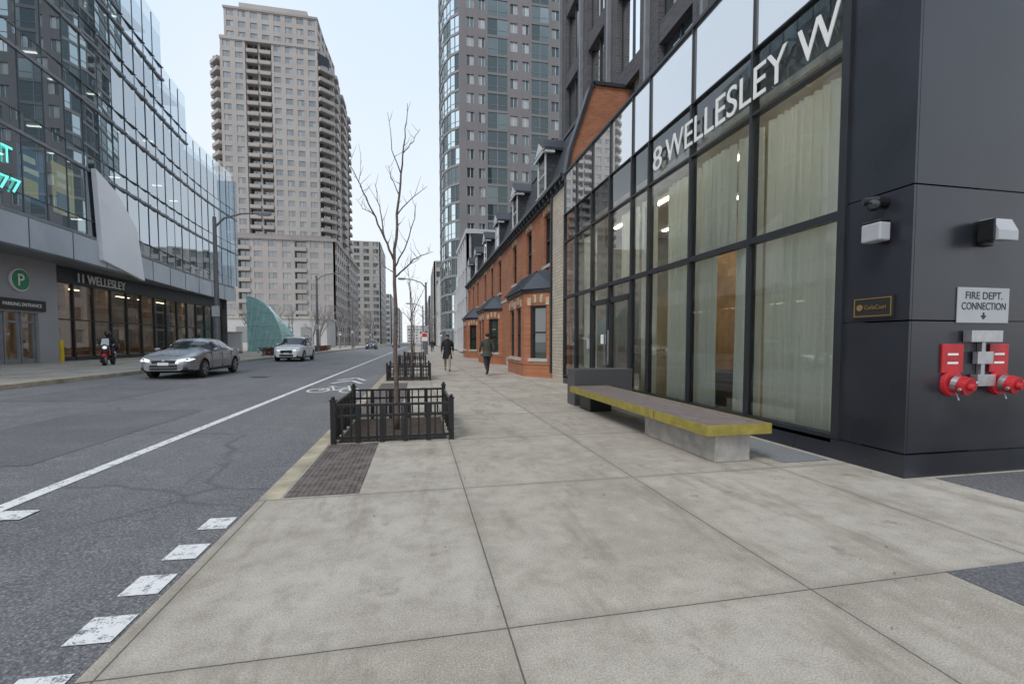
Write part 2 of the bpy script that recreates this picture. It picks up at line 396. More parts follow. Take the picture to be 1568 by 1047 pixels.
sheet('asphalt_patch',-6.4,-4.4,6.2,10.6,gz(-6.4)+.004,'asphalt_new',gz(-4.4)+.004)
# scattered dry leaves and grit along kerb and walls: one object
mb=MB()
for i in range(420):
    r_=random.random()
    if r_<.45: x=random.uniform(-1.2,.5); y=random.uniform(4.6,9.5)
    elif r_<.7: x=random.uniform(3.9,4.8); y=random.uniform(3.9,9.5)
    else: x=random.uniform(-1.1,6.5); y=random.uniform(1.2,10)
    s=random.uniform(.004,.013); a=random.uniform(0,6.28); z=.012
    q=[(x+s*math.cos(a+t)*(1 if t in(0,3.14) else .5),y+s*math.sin(a+t)*(1 if t in (0,3.14) else .5),z+random.uniform(-.003,.004)) for t in (0,1.57,3.14,4.71)]
    mb.quad(q,'dry_leaf')
mb.build('dry_leaves',recalc=False)

# ------------------------------------------------------------------ 8 W lobby building
G=group('corner_office_building')
FX=4.9; Y0=3.76; YG=4.54
mb=MB()
zs=[.24,1.62,2.99,5.6,8.2]
mb.box(FX+.03,FX+.9,Y0+.03,YG,0,8.2,'panel_gap')
mb.box(FX+.03,20,Y0+.03,Y0+.5,0,8.2,'panel_gap')
for a,b in zip(zs,zs[1:]):
    mb.box(FX,FX+.028,Y0,YG,a+.008,b-.008,'dark_panel')
    for xa,xb in ((FX+.030,8.3),(8.3,11.7),(11.7,20)):
        mb.box(xa+.004,xb-.004,Y0,Y0+.028,a+.008,b-.008,'dark_panel')
mb.box(FX-.03,FX+.02,Y0-.03,15,0,.235,'dark_panel')
mb.box(FX+.02,20,Y0-.03,Y0+.02,0,.235,'dark_panel')
mb.build('dark_panel_cladding',G)
ys=[YG,6.09,7.64,9.19,10.0,11.25,12.5,13.84,15.0]
zr=[.24,2.9,4.75,5.68,7.05]
mb=MB()
for i,(a,b) in enumerate(zip(ys,ys[1:])):
    for j,(c,d) in enumerate(zip(zr,zr[1:])):
        t1=random.uniform(-.004,.004); t2=random.uniform(-.004,.004)
        k='lobby_glass_upper' if j==3 else 'lobby_glass'
        x=FX+.02
        if j==0 and 10.0<=a<12.4: c=.06; x=FX+.05
        mb.quad([(x+t1,b,c),(x-t1,a,c),(x-t1+t2,a,d),(x+t1+t2,b,d)],k)
mb.build('curtain_wall_glass',G,recalc=False)
mb=MB()
for i,y in enumerate(ys):
    w=.026 if i else .05
    mb.box(FX-.035,FX+.10,y-w,y+w,.24 if not 9.9<y<12.6 else .02,5.68,'frame_dark'); mb.box(FX-.02,FX+.10,y-w*.5,y+w*.5,5.68,7.05,'frame_dark')
for j,z in enumerate(zr):
    h=[.05,.045,.02,.012,.03][j]
    mb.box(FX-.030,FX+.09,YG+.05,15.03,z-h,z+h,'frame_dark')
for y in (10.0,11.25):
    mb.box(FX-.02,FX+.08,y+.04,y+.13,.03,2.5,'frame_dark'); mb.box(FX-.02,FX+.08,y+1.12,y+1.21,.03,2.5,'frame_dark')
    mb.box(FX-.02,FX+.08,y+.13,y+1.12,.03,.2,'frame_dark'); mb.box(FX-.02,FX+.08,y+.035,y+1.215,2.42,2.55,'frame_dark')
mb.box(FX-.09,FX-.06,11.12,11.15,.8,1.7,'steel'); mb.box(FX-.09,FX-.06,11.35,11.38,.8,1.7,'steel')
mb.box(FX-.04,FX,11.45,11.7,1.35,1.6,'white_text')
mb.box(FX-.04,FX+.02,12.6,12.75,1.2,1.5,'sign_grey')
mb.build('mullions_and_doors',G)
mb=MB()
mb.box(FX+.1,12,YG+.02,15,-.02,.05,'floor_int')
mb.box(11.8,12,YG,15,.05,5.7,'wood_warm'); mb.box(FX+.3,12,14.9,15.0,.05,6.9,'int_grey'); mb.box(FX+.95,12,YG+.01,YG+.1,.05,6.9,'wood_warm')
mb.box(FX+.3,12,YG+.1,14.9,5.05,5.15,'ceiling_white')
mb.box(FX+.16,12,YG,15.02,6.85,6.95,'int_dark')
mb.box(FX+.45,FX+.5,YG+.1,14.9,5.16,6.84,'int_grey')
mb.box(7.2,7.4,6.9,9.0,.05,5.0,'tan_panel'); mb.box(6.6,6.9,8.1,8.3,.05,5.0,'mid_white')
mb.box(5.9,6.0,10.1,11.1,.05,2.6,'tan_panel'); mb.box(9,9.1,10.5,13.5,.05,5,'wood_warm')
mb.box(5.9,6.05,7.0,7.15,.05,4.9,'mid_white'); mb.box(5.9,6.0,6.2,6.98,.05,4.9,'tan_panel')
for x in (6.2,7.9,9.6):
    for y in (5.2,7.6,10.0,12.4):
        mb.box(x,x+.10,y,y+1.5,5.02,5.045,'light_warm')
mb.box(6.3,8.2,7.0,9.6,.05,.75,'int_dark')
mb.build('lobby_interior',G)
def curtain(y0,y1,z0,z1,x):
    mb=MB(); n=int((y1-y0)/.018); vs=[]; 
    ph=0
    for i in range(n+1):
        y=y0+(y1-y0)*i/n; ph+= .018*2*math.pi/(.15+.05*math.sin(y*3.1)+.03*math.sin(y*11))
        for z in (z0,(z0+z1)/2,z1):
            a=.045 if z<z1 else .03
            vs.append((x+a*math.sin(ph)+.012*math.sin(ph*2.3+z*2),y+.01*math.sin(z*2+y*5),z))
    fs=[]
    for i in range(n):
        for j in range(2): fs.append((i*3+j,i*3+j+1,(i+1)*3+j+1,(i+1)*3+j))
    mb.add(vs,fs,'curtain'); mb.build('curtain',G,smooth=True,recalc=False)
CX=5.12
curtain(4.60,5.45,.06,4.66,CX); curtain(5.5,6.05,.06,4.66,CX+.02); curtain(6.12,6.70,.06,4.64,CX); curtain(6.72,7.6,2.95,4.64,CX); curtain(7.2,7.6,.06,2.94,CX); curtain(7.68,8.75,.06,4.6,CX); curtain(9.25,9.85,.06,4.6,CX)
curtain(10.1,11.0,2.95,4.6,CX); curtain(12.7,13.6,.06,4.6,CX)
text('8','lettering_number',G,(FX-.05,8.93,4.93),'-X',.46,.34,ext=.012)
text('WELLESLEY W','lettering_name',G,(FX-.05,8.45,4.93),'-X',.46,3.85,ext=.012)
def seg(mb,p0,p1,z0,fh,n,kind,wall,glass,sill=1.0,pf=.22,trim=None,slabd=.9):
    p0=Vector((*p0,0));p1=Vector((*p1,0)); U=(p1-p0); L=U.length; U=U/L; N=Vector((U.y,-U.x,0))
    F=lambda u,nn,z: tuple(p0+U*u+N*nn+Vector((0,0,z)))
    zt=z0+fh*n; trim=trim or wall
    def gq(u0,u1,nn,za,zb):
        t=random.uniform(-.012,.012); t2=random.uniform(-.012,.012)
        mb.quad([F(u0,nn-t,za),F(u1,nn+t,za),F(u1,nn+t+t2,zb),F(u0,nn-t+t2,zb)],random.choice(glass))
    if kind=='W':
        w=L*pf
        mb.box(0,w,-.5,0,z0,zt,wall,F); mb.box(L-w,L,-.5,0,z0,zt,wall,F)
        for i in range(n):
            z=z0+i*fh
            mb.box(w,L-w,-.5,-.03,z-.25 if i else z,z+sill,wall,F)
            mb.box(w,L-w,-.26,-.20,z+sill,z+sill+.07,trim,F); mb.box(w,w+.07,-.26,-.20,z+sill+.07,z+fh-.25,trim,F); mb.box(L-w-.07,L-w,-.26,-.20,z+sill+.07,z+fh-.25,trim,F)
            mb.box(L/2-.04,L/2+.04,-.26,-.20,z+sill+.07,z+fh-.25,trim,F)
            gq(w,L/2,-.25,z+sill,z+fh-.25); gq(L/2,L-w,-.25,z+sill,z+fh-.25)
        mb.box(w,L-w,-.5,-.03,zt-.25,zt,wall,F)
    elif kind=='G':
        for i in range(n):
            z=z0+i*fh
            mb.box(0,L,-.4,.06,z,z+.42,trim,F); gq(0,L/2,-.05,z+.42,z+fh); gq(L/2,L,-.05,z+.42,z+fh)
            mb.box(0,L,-.06,-.0,z+1.25,z+1.31,'frame_grey',F)
        for u in (0,L/2,L): mb.box(u-.05,u+.05,-.1,.02,z0,zt,'frame_grey',F)
    elif kind=='B':
        mb.box(0,.25,-1.3,0,z0,zt,wall,F); mb.box(L-.25,L,-1.3,0,z0,zt,wall,F)
        for i in range(n):
            z=z0+i*fh
            mb.box(.25,L-.25,-1.3,slabd,z,z+.22,trim,F); gq(.25,L-.25,-1.2,z+.2,z+fh)
            mb.box(.25,L-.25,slabd-.1,slabd-.01,z+.22,z+1.05,wall,F)
            mb.box(.25,.33,0,slabd-.1,z+.22,z+1.05,wall,F); mb.box(L-.33,L-.25,0,slabd-.1,z+.22,z+1.05,wall,F)
            mb.box(L/2-.06,L/2+.06,-1.2,-1.1,z+.22,z+fh,wall,F)
    elif kind=='P':
        mb.box(0,L,-.5,0,z0,zt,wall,F)
def path(mb,pts,kinds,*a,**k):
    for (p,q),kd in zip(zip(pts,pts[1:]),kinds): seg(mb,p,q,*a[:3],kd,*a[3:],**k)
mb=MB()
UX=7.0
mb.box(UX+.6,22,5,22,7.0,60,'int_dark')
yy=22.0
while yy>4.2:
    w=2.9
    seg(mb,(UX,yy),(UX,yy-w),7.1,3.3,14,'W','brick_dark',['tw_glass_a','tw_glass_c','tw_glass_b'],sill=.35,pf=.2,trim='frame_dark')
    mb.box(UX-.14,UX-.0,yy-.06,yy+.06,7.1,53,'frame_grey')
    yy-=w
mb.box(UX,22,3.9,4.6,7.0,53,'brick_dark')
mb.box(UX,22,22.05,22.4,7.0,53,'brick_dark')
mb.build('setback_upper_storeys',G)

g=group('wall_lamp'); mb=MB(); mb.box(FX-.06,FX-.002,3.98,4.08,2.45,2.67,'black_metal'); mb.box(FX-.20,FX-.06,3.93,4.14,2.46,2.65,'sign_grey'); mb.box(FX-.195,FX-.055,3.93,4.14,2.65,2.68,'black_metal'); mb.build('housing',g,bevel=.015)
g=group('wall_lamp'); mb=MB(); mb.box(5.74,5.90,Y0-.05,Y0-.002,2.40,2.66,'black_metal')
mb.prism([(Y0-.05,2.45),(Y0-.05,2.65),(Y0-.16,2.65),(Y0-.22,2.52),(Y0-.22,2.42)],5.68,5.94,'sign_grey',F=lambda a,b,c:(c,a,b)); mb.box(5.655,5.678,Y0-.2,Y0-.05,2.42,2.64,'black_metal'); mb.build('housing',g,bevel=.01)
g=group('security_camera'); mb=MB(); mb.tube([(FX-.002,4.05,2.88),(FX-.12,4.05,2.88)],.06,'black_metal',12); mb.ball((FX-.15,4.05,2.85),.065,'car_glass'); mb.tube([(FX-.1,4.05,2.90),(FX-.22,4.11,2.90)],[.05,.045],'black_metal',10); mb.build('body',g)
g=group('wall_plaque'); mb=MB(); mb.box(FX-.03,FX-.002,3.9,4.36,1.66,1.90,'black_text'); mb.build('plate',g)
mb=MB()
for a in ((3.92,3.93,1.68,1.88),(4.33,4.34,1.68,1.88),(3.93,4.33,1.68,1.69),(3.93,4.33,1.87,1.88)): mb.box(FX-.034,FX-.030,*a,'gold')
mb.tube([(FX-.038,4.27,1.78),(FX-.030,4.27,1.78)],.035,'gold',14); mb.build('border',g)
text('CorksCourt','lettering',g,(FX-.034,4.21,1.755),'-X',.05,.24,'gold',.003)
g=group('fire_department_sign'); mb=MB(); mb.box(5.50,6.20,Y0-.015,Y0-.002,1.60,1.97,'sign_grey'); mb.build('plate',g,bevel=.004)
text('FIRE DEPT.','lettering_1',g,(5.85,Y0-.017,1.85),'-Y',.075,.5,'black_text',.002,'CENTER')
text('CONNECTION','lettering_2',g,(5.85,Y0-.017,1.74),'-Y',.075,.6,'black_text',.002,'CENTER')
mb=MB(); mb.quad([(5.81,Y0-.018,1.68),(5.89,Y0-.018,1.68),(5.85,Y0-.018,1.635)],'black_text'); mb.box(5.84,5.86,Y0-.019,Y0-.016,1.68,1.71,'black_text'); mb.build('arrow',g,recalc=False)
g=group('fire_department_connection')
mb=MB()
mb.box(5.32,5.60,Y0-.02,Y0-.002,1.08,1.38,'red_paint'); mb.box(5.96,6.22,Y0-.02,Y0-.002,1.08,1.38,'red_paint')
for z in (1.17,1.26): 
    mb.box(5.39,5.53,Y0-.023,Y0-.019,z,z+.022,'white_text'); mb.box(6.02,6.16,Y0-.023,Y0-.019,z,z+.022,'white_text')
mb.box(5.58,6.0,Y0-.10,Y0-.021,1.40,1.52,'steel'); mb.box(5.72,5.93,Y0-.07,Y0-.021,1.17,1.30,'steel'); mb.box(5.70,5.94,Y0-.09,Y0-.021,.94,1.06,'steel')
mb.box(5.8,5.85,Y0-.05,Y0-.003,1.06,1.40,'steel')
for cx in (5.46,6.10):
    mb.tube([(cx,Y0-.002,.97),(cx,Y0-.04,.97)],[.14,.13],'red_paint',24)
    mb.tube([(cx,Y0-.04,.97),(cx+.01,Y0-.10,.96)],[.085,.085],'steel',16)
    mb.tube([(cx+.01,Y0-.10,.96),(cx+.015,Y0-.17,.945)],[.095,.09],'red_paint',20)
    mb.tube([(cx+.015,Y0-.17,.945),(cx+.02,Y0-.21,.938)],[.04,.035],'red_paint',12)
    for a in (0,math.pi):
        mb.tube([(cx+.015,Y0-.14,.95),(cx+.015+.125*math.cos(a+.3),Y0-.15,.95+.125*math.sin(a+.3))],[.018,.018],'steel',8)
    mb.tube([(cx,Y0-.06,.90),(cx-.02,Y0-.1,.80)],[.012,.008],'steel',6)
mb.build('siamese_inlet',g,bevel=.004)

# ------------------------------------------------------------------ bench + granite block
g=group('bench')
mb=MB(); bx0,bx1,by0,by1=3.18,4.03,4.57,9.32
n=6; wd=(bx1-bx0-.04)/n
for i in range(n): mb.box(bx0+.02+i*wd+.004,bx0+.02+(i+1)*wd-.004,by0+.022,by1-.022,.40,.452,'bench_wood')
mb.build('seat_slats',g,bevel=.004)
mb=MB(); mb.box(bx0,bx0+.02,by0,by1,.335,.455,'olive_metal'); mb.box(bx1-.02,bx1,by0,by1,.335,.455,'olive_metal'); mb.box(bx0+.02,bx1-.02,by0,by0+.02,.335,.455,'olive_metal'); mb.box(bx0+.02,bx1-.02,by1-.02,by1,.335,.455,'olive_metal'); mb.box(bx0+.02,bx1-.02,by0+.02,by1-.02,.345,.395,'black_metal')
for yb in (5.76,6.95,8.14): mb.box(bx0-.002,bx0,yb-.004,yb+.004,.336,.454,'black_metal')
mb.build('frame',g,bevel=.003)
mb=MB(); mb.box(3.36,3.82,4.66,6.35,0,.343,'concrete'); mb.build('concrete_base',g,bevel=.012)
mb=MB(); mb.box(3.36,3.82,8.6,9.2,0,.343,'black_metal'); mb.build('steel_base',g,bevel=.01)
g=group('granite_block'); mb=MB(); mb.box(3.35,4.72,9.5,10.0,0,.80,'granite_dark'); mb.build('block',g,bevel=.01)

# ------------------------------------------------------------------ tree guards
def guard(x0,x1,y0,y1):
    g=group('tree_guard'); mb=MB(); h=.54
    for x,y in ((x0,y0),(x1,y0),(x0,y1),(x1,y1)):
        mb.box(x-.035,x+.035,y-.035,y+.035,0,h+.05,'black_metal')
        mb.box(x-.045,x+.045,y-.045,y+.045,h+.05,h+.07,'black_metal'); mb.ball((x,y,h+.09),.028,'black_metal',8,5)
    def side(p,q):
        p=Vector((*p,0));q=Vector((*q,0));U=q-p;L=U.length;U/=L;N=Vector((U.y,-U.x,0))
        F=lambda u,nn,z: tuple(p+U*u+N*nn+Vector((0,0,z)))
        for z in (.06,.36,h-.03): mb.box(.035,L-.035,-.016,.016,z,z+.034,'black_metal',F)
        k=int(L/.115)
        for i in range(1,k):
            u=L*i/k; mb.box(u-.012,u+.012,-.0125,.0125,.03,h-.03,'black_metal',F)
        k2=max(3,int(L/.30))
        for i in range(1,k2):
            u=L*i/k2; mb.box(u-.03,u+.03,-.02,.02,.0,h-.0,'black_metal',F)
    side((x0,y0),(x1,y0)); side((x1,y0),(x1,y1)); side((x0,y1),(x1,y1)); side((x0,y0),(x0,y1))
    mb.build('railing',g)
guard(-1.15,.46,6.6,8.65); guard(-1.1,.42,17.0,19.0); guard(-1.1,.42,27,29); guard(-1.1,.42,37,39)
sheet('soil_bed',-1.05,.38,17.05,18.95,.007,'soil')

# ------------------------------------------------------------------ trees
def curve_pts(pts,rs,jit=.012,sub=4):
    out=[];ro=[]
    for i in range(len(pts)-1):
        for s in range(sub):
            t=s/sub; p=Vector(pts[i]).lerp(Vector(pts[i+1]),t)
            p+=Vector((random.uniform(-jit,jit),random.uniform(-jit,jit),0)) if (i or s) else Vector()
            out.append(p); ro.append(rs[i]+(rs[i+1]-rs[i])*t)
    out.append(Vector(pts[-1])); ro.append(rs[-1]); return out,ro
def street_tree(base,scale=1.0):
    g=group('bare_street_tree',base); mb=MB()
    B=[([(0,0),(-.01,1.0),(0,1.95),(-.02,2.68),(.04,3.4),(.10,4.03),(.17,4.6),(.21,5.12)],.042,.004,0),
       ([(-.02,2.68),(-.15,3.0),(-.33,3.4),(-.48,3.72),(-.65,4.08)],.020,.004,-.4),
       ([(-.15,3.0),(-.21,3.4),(-.28,3.72),(-.33,4.0)],.012,.003,.4),
       ([(-.48,3.72),(-.54,3.88),(-.5,4.24)],.008,.002,.1),
       ([(0,2.42),(.29,2.73),(.45,2.83),(.6,2.9)],.014,.003,.3),
       ([(-.01,2.57),(.14,2.83),(.29,3.2),(.33,3.45)],.014,.003,-.5),
       ([(.04,3.4),(.24,3.6),(.5,3.77)],.011,.003,-.3),
       ([(.06,3.72),(-.06,4.03),(-.12,4.3)],.009,.003,.4),
       ([(.1,4.03),(-.02,4.34),(-.08,4.86)],.010,.003,-.2),
       ([(.13,4.34),(.29,4.6),(.4,4.86)],.009,.003,.25),
       ([(0,2.42),(.19,2.57),(.4,2.68)],.009,.003,-.4),
       ([(-.02,2.5),(-.2,2.62),(-.36,2.85)],.009,.003,.5),
       ([(-.33,3.4),(-.5,3.5),(-.62,3.7)],.007,.002,.3)]
    for pts,r0,r1,dy in B:
        n=len(pts); P=[(x*scale,(dy*(i/(n-1)))*scale,z*scale) for i,(x,z) in enumerate(pts)]
        rs=[(r0+(r1-r0)*(i/(n-1)))*scale for i in range(n)]
        C,Rr=curve_pts(P,rs); mb.tube(C,Rr,'bark',8)
        for i in range(3,len(C),2):
            if C[i].z<2.4*scale: continue
            d=Vector((random.uniform(-1,1),random.uniform(-1,1),random.uniform(.5,1.6))).normalized()
            l=random.uniform(.10,.32)*scale
            a=C[i]; b=a+d*l*.5; c=b+(d+Vector((random.uniform(-.3,.3),0,.3))).normalized()*l*.6
            mb.tube([a,b,c],[Rr[i]*.45+.001,.003,.0015],'bark',5)
    mb.build('trunk_and_branches',g,smooth=True); return g
street_tree((-.34,7.5,0)); t2=street_tree((-.25,17.9,0),.9); t2.rotation_euler=(0,0,2.2); t3=street_tree((-.3,28,0),.95); t3.rotation_euler=(0,0,4); t4=street_tree((-.3,38,0),.9); t4.rotation_euler=(0,0,1)
def wild(mb,p,d,l,r,depth,k='bark_hazed'):
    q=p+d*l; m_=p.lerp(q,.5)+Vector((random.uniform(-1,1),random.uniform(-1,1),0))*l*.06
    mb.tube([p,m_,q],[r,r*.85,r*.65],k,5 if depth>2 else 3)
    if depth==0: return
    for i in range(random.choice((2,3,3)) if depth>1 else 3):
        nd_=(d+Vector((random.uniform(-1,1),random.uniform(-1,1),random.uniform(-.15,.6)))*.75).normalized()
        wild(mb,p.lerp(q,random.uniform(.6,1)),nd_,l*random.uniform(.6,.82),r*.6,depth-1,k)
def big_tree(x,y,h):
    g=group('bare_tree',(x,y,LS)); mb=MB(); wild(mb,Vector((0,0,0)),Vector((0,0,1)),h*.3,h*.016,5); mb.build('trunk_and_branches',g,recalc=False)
for x,y,h in ((-16,76,8),(-20.5,73,8.5),(-14,88,10),(-19,96,11),(-13.5,104,11),(-24,78,9),(-17,115,12),(-13,130,12),(-28,85,10),(-14,150,13),(-16.5,66,7),(-13,66,6)): big_tree(x,y,h)
for x,y,h in ((2.4,75,9),(2.6,95,10)): big_tree(x,y,h)

# ------------------------------------------------------------------ row houses
def house(y0):
    g=group('brick_row_house'); L=11.0; y1=y0+L; HX=5.15; EZ=7.1
    mb=MB()
    wins=[(y0+2.6,1.0),(y0+5.7,1.0),(y0+9.0,1.0)]
    def wall_with(openings,z0,z1,zo0,zo1):
        yy=y0
        for c,w in openings:
            mb.box(HX,HX+.35,yy,c-w/2,z0,z1,'brick_orange'); mb.box(HX,HX+.35,c-w/2,c+w/2,z0,zo0,'brick_orange'); mb.box(HX,HX+.35,c-w/2,c+w/2,zo1,z1,'brick_orange'); yy=c+w/2
        mb.box(HX,HX+.35,yy,y1,z0,z1,'brick_orange')
    wall_with(wins,3.9,EZ,4.5,6.55)
    mb.box(HX-.03,HX+.3,y0+.0,y1,3.78,3.9,'stone_trim')
    lw=[(y0+9.0,1.1)]
    wall_with(lw,0.0,3.78,.75,2.95)
    mb.box(HX-.06,HX-.002,y0+7.0,y1,0,.5,'stone_trim')
    for c,w in wins+lw:
        za,zb=(4.5,6.55) if (c,w) in wins else (.75,2.95)
        mb.quad([(HX+.2,c+w/2,za),(HX+.2,c-w/2,za),(HX+.2,c-w/2,zb),(HX+.2,c+w/2,zb)],'house_glass')
        for a,b in ((c-w/2,c-w/2+.07),(c+w/2-.07,c+w/2)): mb.box(HX+.1,HX+.19,a,b,za,zb,'frame_dark')
        mb.box(HX+.1,HX+.19,c-w/2+.07,c+w/2-.07,(za+zb)/2-.03,(za+zb)/2+.03,'frame_dark'); mb.box(HX+.1,HX+.19,c-w/2+.07,c+w/2-.07,zb-.12,zb,'frame_dark')
        mb.box(HX-.07,HX+.1,c-w/2-.1,c+w/2+.1,za-.12,za-.002,'stone_trim')
        n=7
        for i in range(n):
            t=-.6+1.2*i/(n-1); cy=c+(w/2+.05)*math.sin(t)*1.5; cz=zb+.02+.18*math.cos(t*1.6)
            mb.box(HX-.02,HX+.1,cy-.07,cy+.07,cz-.12,cz+.14,'cream' if i%2==0 or (c,w) in lw else 'brick_orange')
    mb.box(HX-.30,HX+.1,y0,y1,EZ,EZ+.14,'roof_metal'); mb.box(HX-.12,HX-.002,y0,y1,EZ-.22,EZ,'roof_metal')
    yy=y0+.2
    while yy<y1: mb.box(HX-.24,HX-.12,yy,yy+.1,EZ-.16,EZ-.002,'roof_metal'); yy+=.55
    mb.build('brick_walls',g)
    mb=MB(); RZ=9.9; RX=HX+1.0
    P=[(HX-.05,EZ+.14),(HX+.25,EZ+.9),(HX+.6,EZ+1.9),(RX,RZ),(RX+6,RZ+.1),(RX+6,EZ+.14)]
    mb.prism(P,y0,y1,'slate',F=lambda a,b,c:(a,c,b)); mb.box(RX-.06,RX+.2,y0,y1,RZ,RZ+.15,'roof_metal'); mb.build('mansard_roof',g)
    mb=MB()
    for c in (y0+3.4,y0+8.8):
        w=.62
        mb.box(HX+.0,HX+1.0,c-w,c+w,EZ+.3,EZ+2.05,'slate')
        mb.box(HX-.04,HX-.002,c-w-.02,c-w+.14,EZ+.3,EZ+2.05,'frame_white'); mb.box(HX-.04,HX-.002,c+w-.14,c+w+.02,EZ+.3,EZ+2.05,'frame_white')
        mb.quad([(HX-.01,c+w-.14,EZ+.45),(HX-.01,c-w+.14,EZ+.45),(HX-.01,c-w+.14,EZ+1.9),(HX-.01,c+w-.14,EZ+1.9)],'house_glass')
        mb.box(HX-.035,HX-.005,c-w+.14,c+w-.14,EZ+1.12,EZ+1.18,'frame_white')
        mb.box(HX-.10,HX-.002,c-w-.06,c+w+.06,EZ+.3,EZ+.42,'frame_white')
        mb.prism([(c-w-.22,EZ+2.0),(c+w+.22,EZ+2.0),(c+w+.22,EZ+2.1),(c,EZ+2.75),(c-w-.22,EZ+2.1)],HX-.14,HX+1.3,'roof_metal',F=lambda a,b,cc:(cc,a,b))
        mb.prism([(c-w+.02,EZ+2.08),(c+w-.02,EZ+2.08),(c,EZ+2.52)],HX-.165,HX-.142,'frame_white',F=lambda a,b,cc:(cc,a,b))
        mb.box(HX-.16,HX+.3,c-w-.2,c-w-.04,EZ+1.90,EZ+1.998,'frame_white'); mb.box(HX-.16,HX-.12,c-w-.2,c+w+.2,EZ+1.93,EZ+2.03,'frame_white')
    mb.build('dormers',g)
    a,b=y0+1.7,y0+7.0; BXo=HX-.95; s=1.0
    poly=[(HX+.0,a),(BXo,a+s),(BXo,b-s),(HX+.0,b)]
    def bwall(p,q,wc=None,ww=1.0):
        p=Vector((*p,0));q=Vector((*q,0));U=(q-p);Ln=U.length;U/=Ln;N=Vector((-U.y,U.x,0))
        if N.x>0 : N=-N
        F=lambda u,nn,z: tuple(p+U*u+N*nn+Vector((0,0,z)))
        cs=wc if wc else [Ln/2]; u=0
        for c in cs:
            mb.box(u,c-ww/2,-.3,0,0,3.35,'brick_orange',F); mb.box(c-ww/2,c+ww/2,-.3,0,0,.75,'brick_orange',F); mb.box(c-ww/2,c+ww/2,-.3,0,2.85,3.35,'brick_orange',F); u=c+ww/2
            za,zb=.75,2.85
            mb.quad([F(c-ww/2,-.18,za),F(c+ww/2,-.18,za),F(c+ww/2,-.18,zb),F(c-ww/2,-.18,zb)],'house_glass')
            mb.box(c-ww/2,c-ww/2+.07,-.16,-.08,za,zb,'frame_dark',F); mb.box(c+ww/2-.07,c+ww/2,-.16,-.08,za,zb,'frame_dark',F); mb.box(c-ww/2+.07,c+ww/2-.07,-.16,-.08,1.75,1.81,'frame_dark',F); mb.box(c-ww/2+.07,c+ww/2-.07,-.16,-.08,zb-.1,zb,'frame_dark',F)
            mb.box(c-ww/2-.08,c+ww/2+.08,-.08,.06,za-.13,za-.002,'stone_trim',F)
            for i in range(7):
                t=-1+2*i/6; mb.box(c+t*ww*.56-.085,c+t*ww*.56+.085,-.05,.022,2.86+.12*(1-t*t),3.16+.12*(1-t*t),'cream' if i%2==0 else 'brick_orange',F)
        mb.box(u,Ln,-.3,0,0,3.35,'brick_orange',F)
        mb.box(-.02,Ln+.02,-.2,.035,.5,.6,'brick_orange',F)
        mb.box(-.04,Ln+.04,-.3,.05,3.36,3.5,'roof_metal',F)
    mb=MB()
    bwall(poly[0],poly[1],ww=.75); bwall(poly[1],poly[2],[1.0,2.35],.9); bwall(poly[2],poly[3],ww=.75)
    mb.build('bay_window',g)
    mb=MB(); o=.16
    lo=[(HX,a-.1,3.5),(BXo-o,a+s-.08,3.5),(BXo-o,b-s+.08,3.5),(HX,b+.1,3.5)]
    hi=[(HX,a+.8,4.35),(HX-.28,a+s+.55,4.35),(HX-.28,b-s-.55,4.35),(HX,b-.8,4.35)]
    mb.add(lo+hi,[(0,1,5,4),(1,2,6,5),(2,3,7,6),(4,5,6,7),(0,1,2,3)],'roof_metal')
    for l_,h_ in zip(lo[:3],hi[:3]): mb.tube([l_,h_],.03,'roof_metal',6)
    yb=a+1.5
    while yb<b-1: mb.tube([(BXo-o,yb,3.52),(HX-.28,yb,4.37)],.018,'roof_metal',4); yb+=.45
    mb.build('bay_roof',g)
    return g
h1=house(15.4); house(26.4); house(37.4)
mb=MB()
mb.prism([(5.0,7.0),(5.15,7.9),(5.5,8.9),(5.85,9.95),(5.95,10.1),(11,10.1),(11,7.0)],15.05,15.39,'brick_orange',F=lambda a,b,c:(a,c,b))
mb.prism([(4.9,6.95),(5.06,7.9),(5.4,8.9),(5.78,10.05),(5.9,10.22),(5.98,10.10),(5.85,9.95),(5.5,8.9),(5.15,7.9),(5.0,6.95)],14.98,15.42,'roof_metal',F=lambda a,b,c:(a,c,b))
mb.box(5.9,11,14.98,15.42,10.1,10.22,'roof_metal')
mb.box(5.05,5.14,15.42,16.9,0,6.85,'brick_cream')
mb.tube([(5.08,17.0,6.95),(5.02,17.0,6.7),(5.02,17.0,.2)],.05,'roof_metal',8)
mb.build('gable_end',h1)

g=group('mid_rise_building'); mb=MB()
mb.box(5.9,20,50.1,63,0,13.2,'int_dark')
path(mb,[(5.3,63),(5.3,60.5),(5.3,58),(5.3,55.5),(5.3,53),(5.3,50.4)],'WWWWW',0.2,3.25,4,'mid_white',['tw_glass_a','tw_glass_b'])
path(mb,[(5.3,50.4),(7.5,50.4),(10,50.4),(13,50.4),(16,50.4)],'WWWW',0.2,3.25,4,'mid_dark',['tw_glass_a','tw_glass_b'],pf=.12)
mb.box(5.2,16,50.2,63,13.2,13.7,'mid_white'); mb.box(5.3,5.9,49.6,50.35,0,9.5,'mid_white')
mb.build('facade',g)
g=group('grey_condo_tower'); mb=MB()
pts=[(5.4,104),(4.8,98),(4.5,93),(4.5,88),(4.9,84.5),(5.9,81.9),(7.3,80.4)]
path(mb,pts,'GGGGGG',0.2,3.15,34,'tower2_wall',['tw_green_a','tw_green_b','tw_green_a'],trim='tower2_trim')
x=7.3; kinds=['P','W','W','G','W','W','G','W','W','W']; ww=[.8,2.1,1.9,3.6,2.2,2.0,3.2,2.6,2.6,2.8]
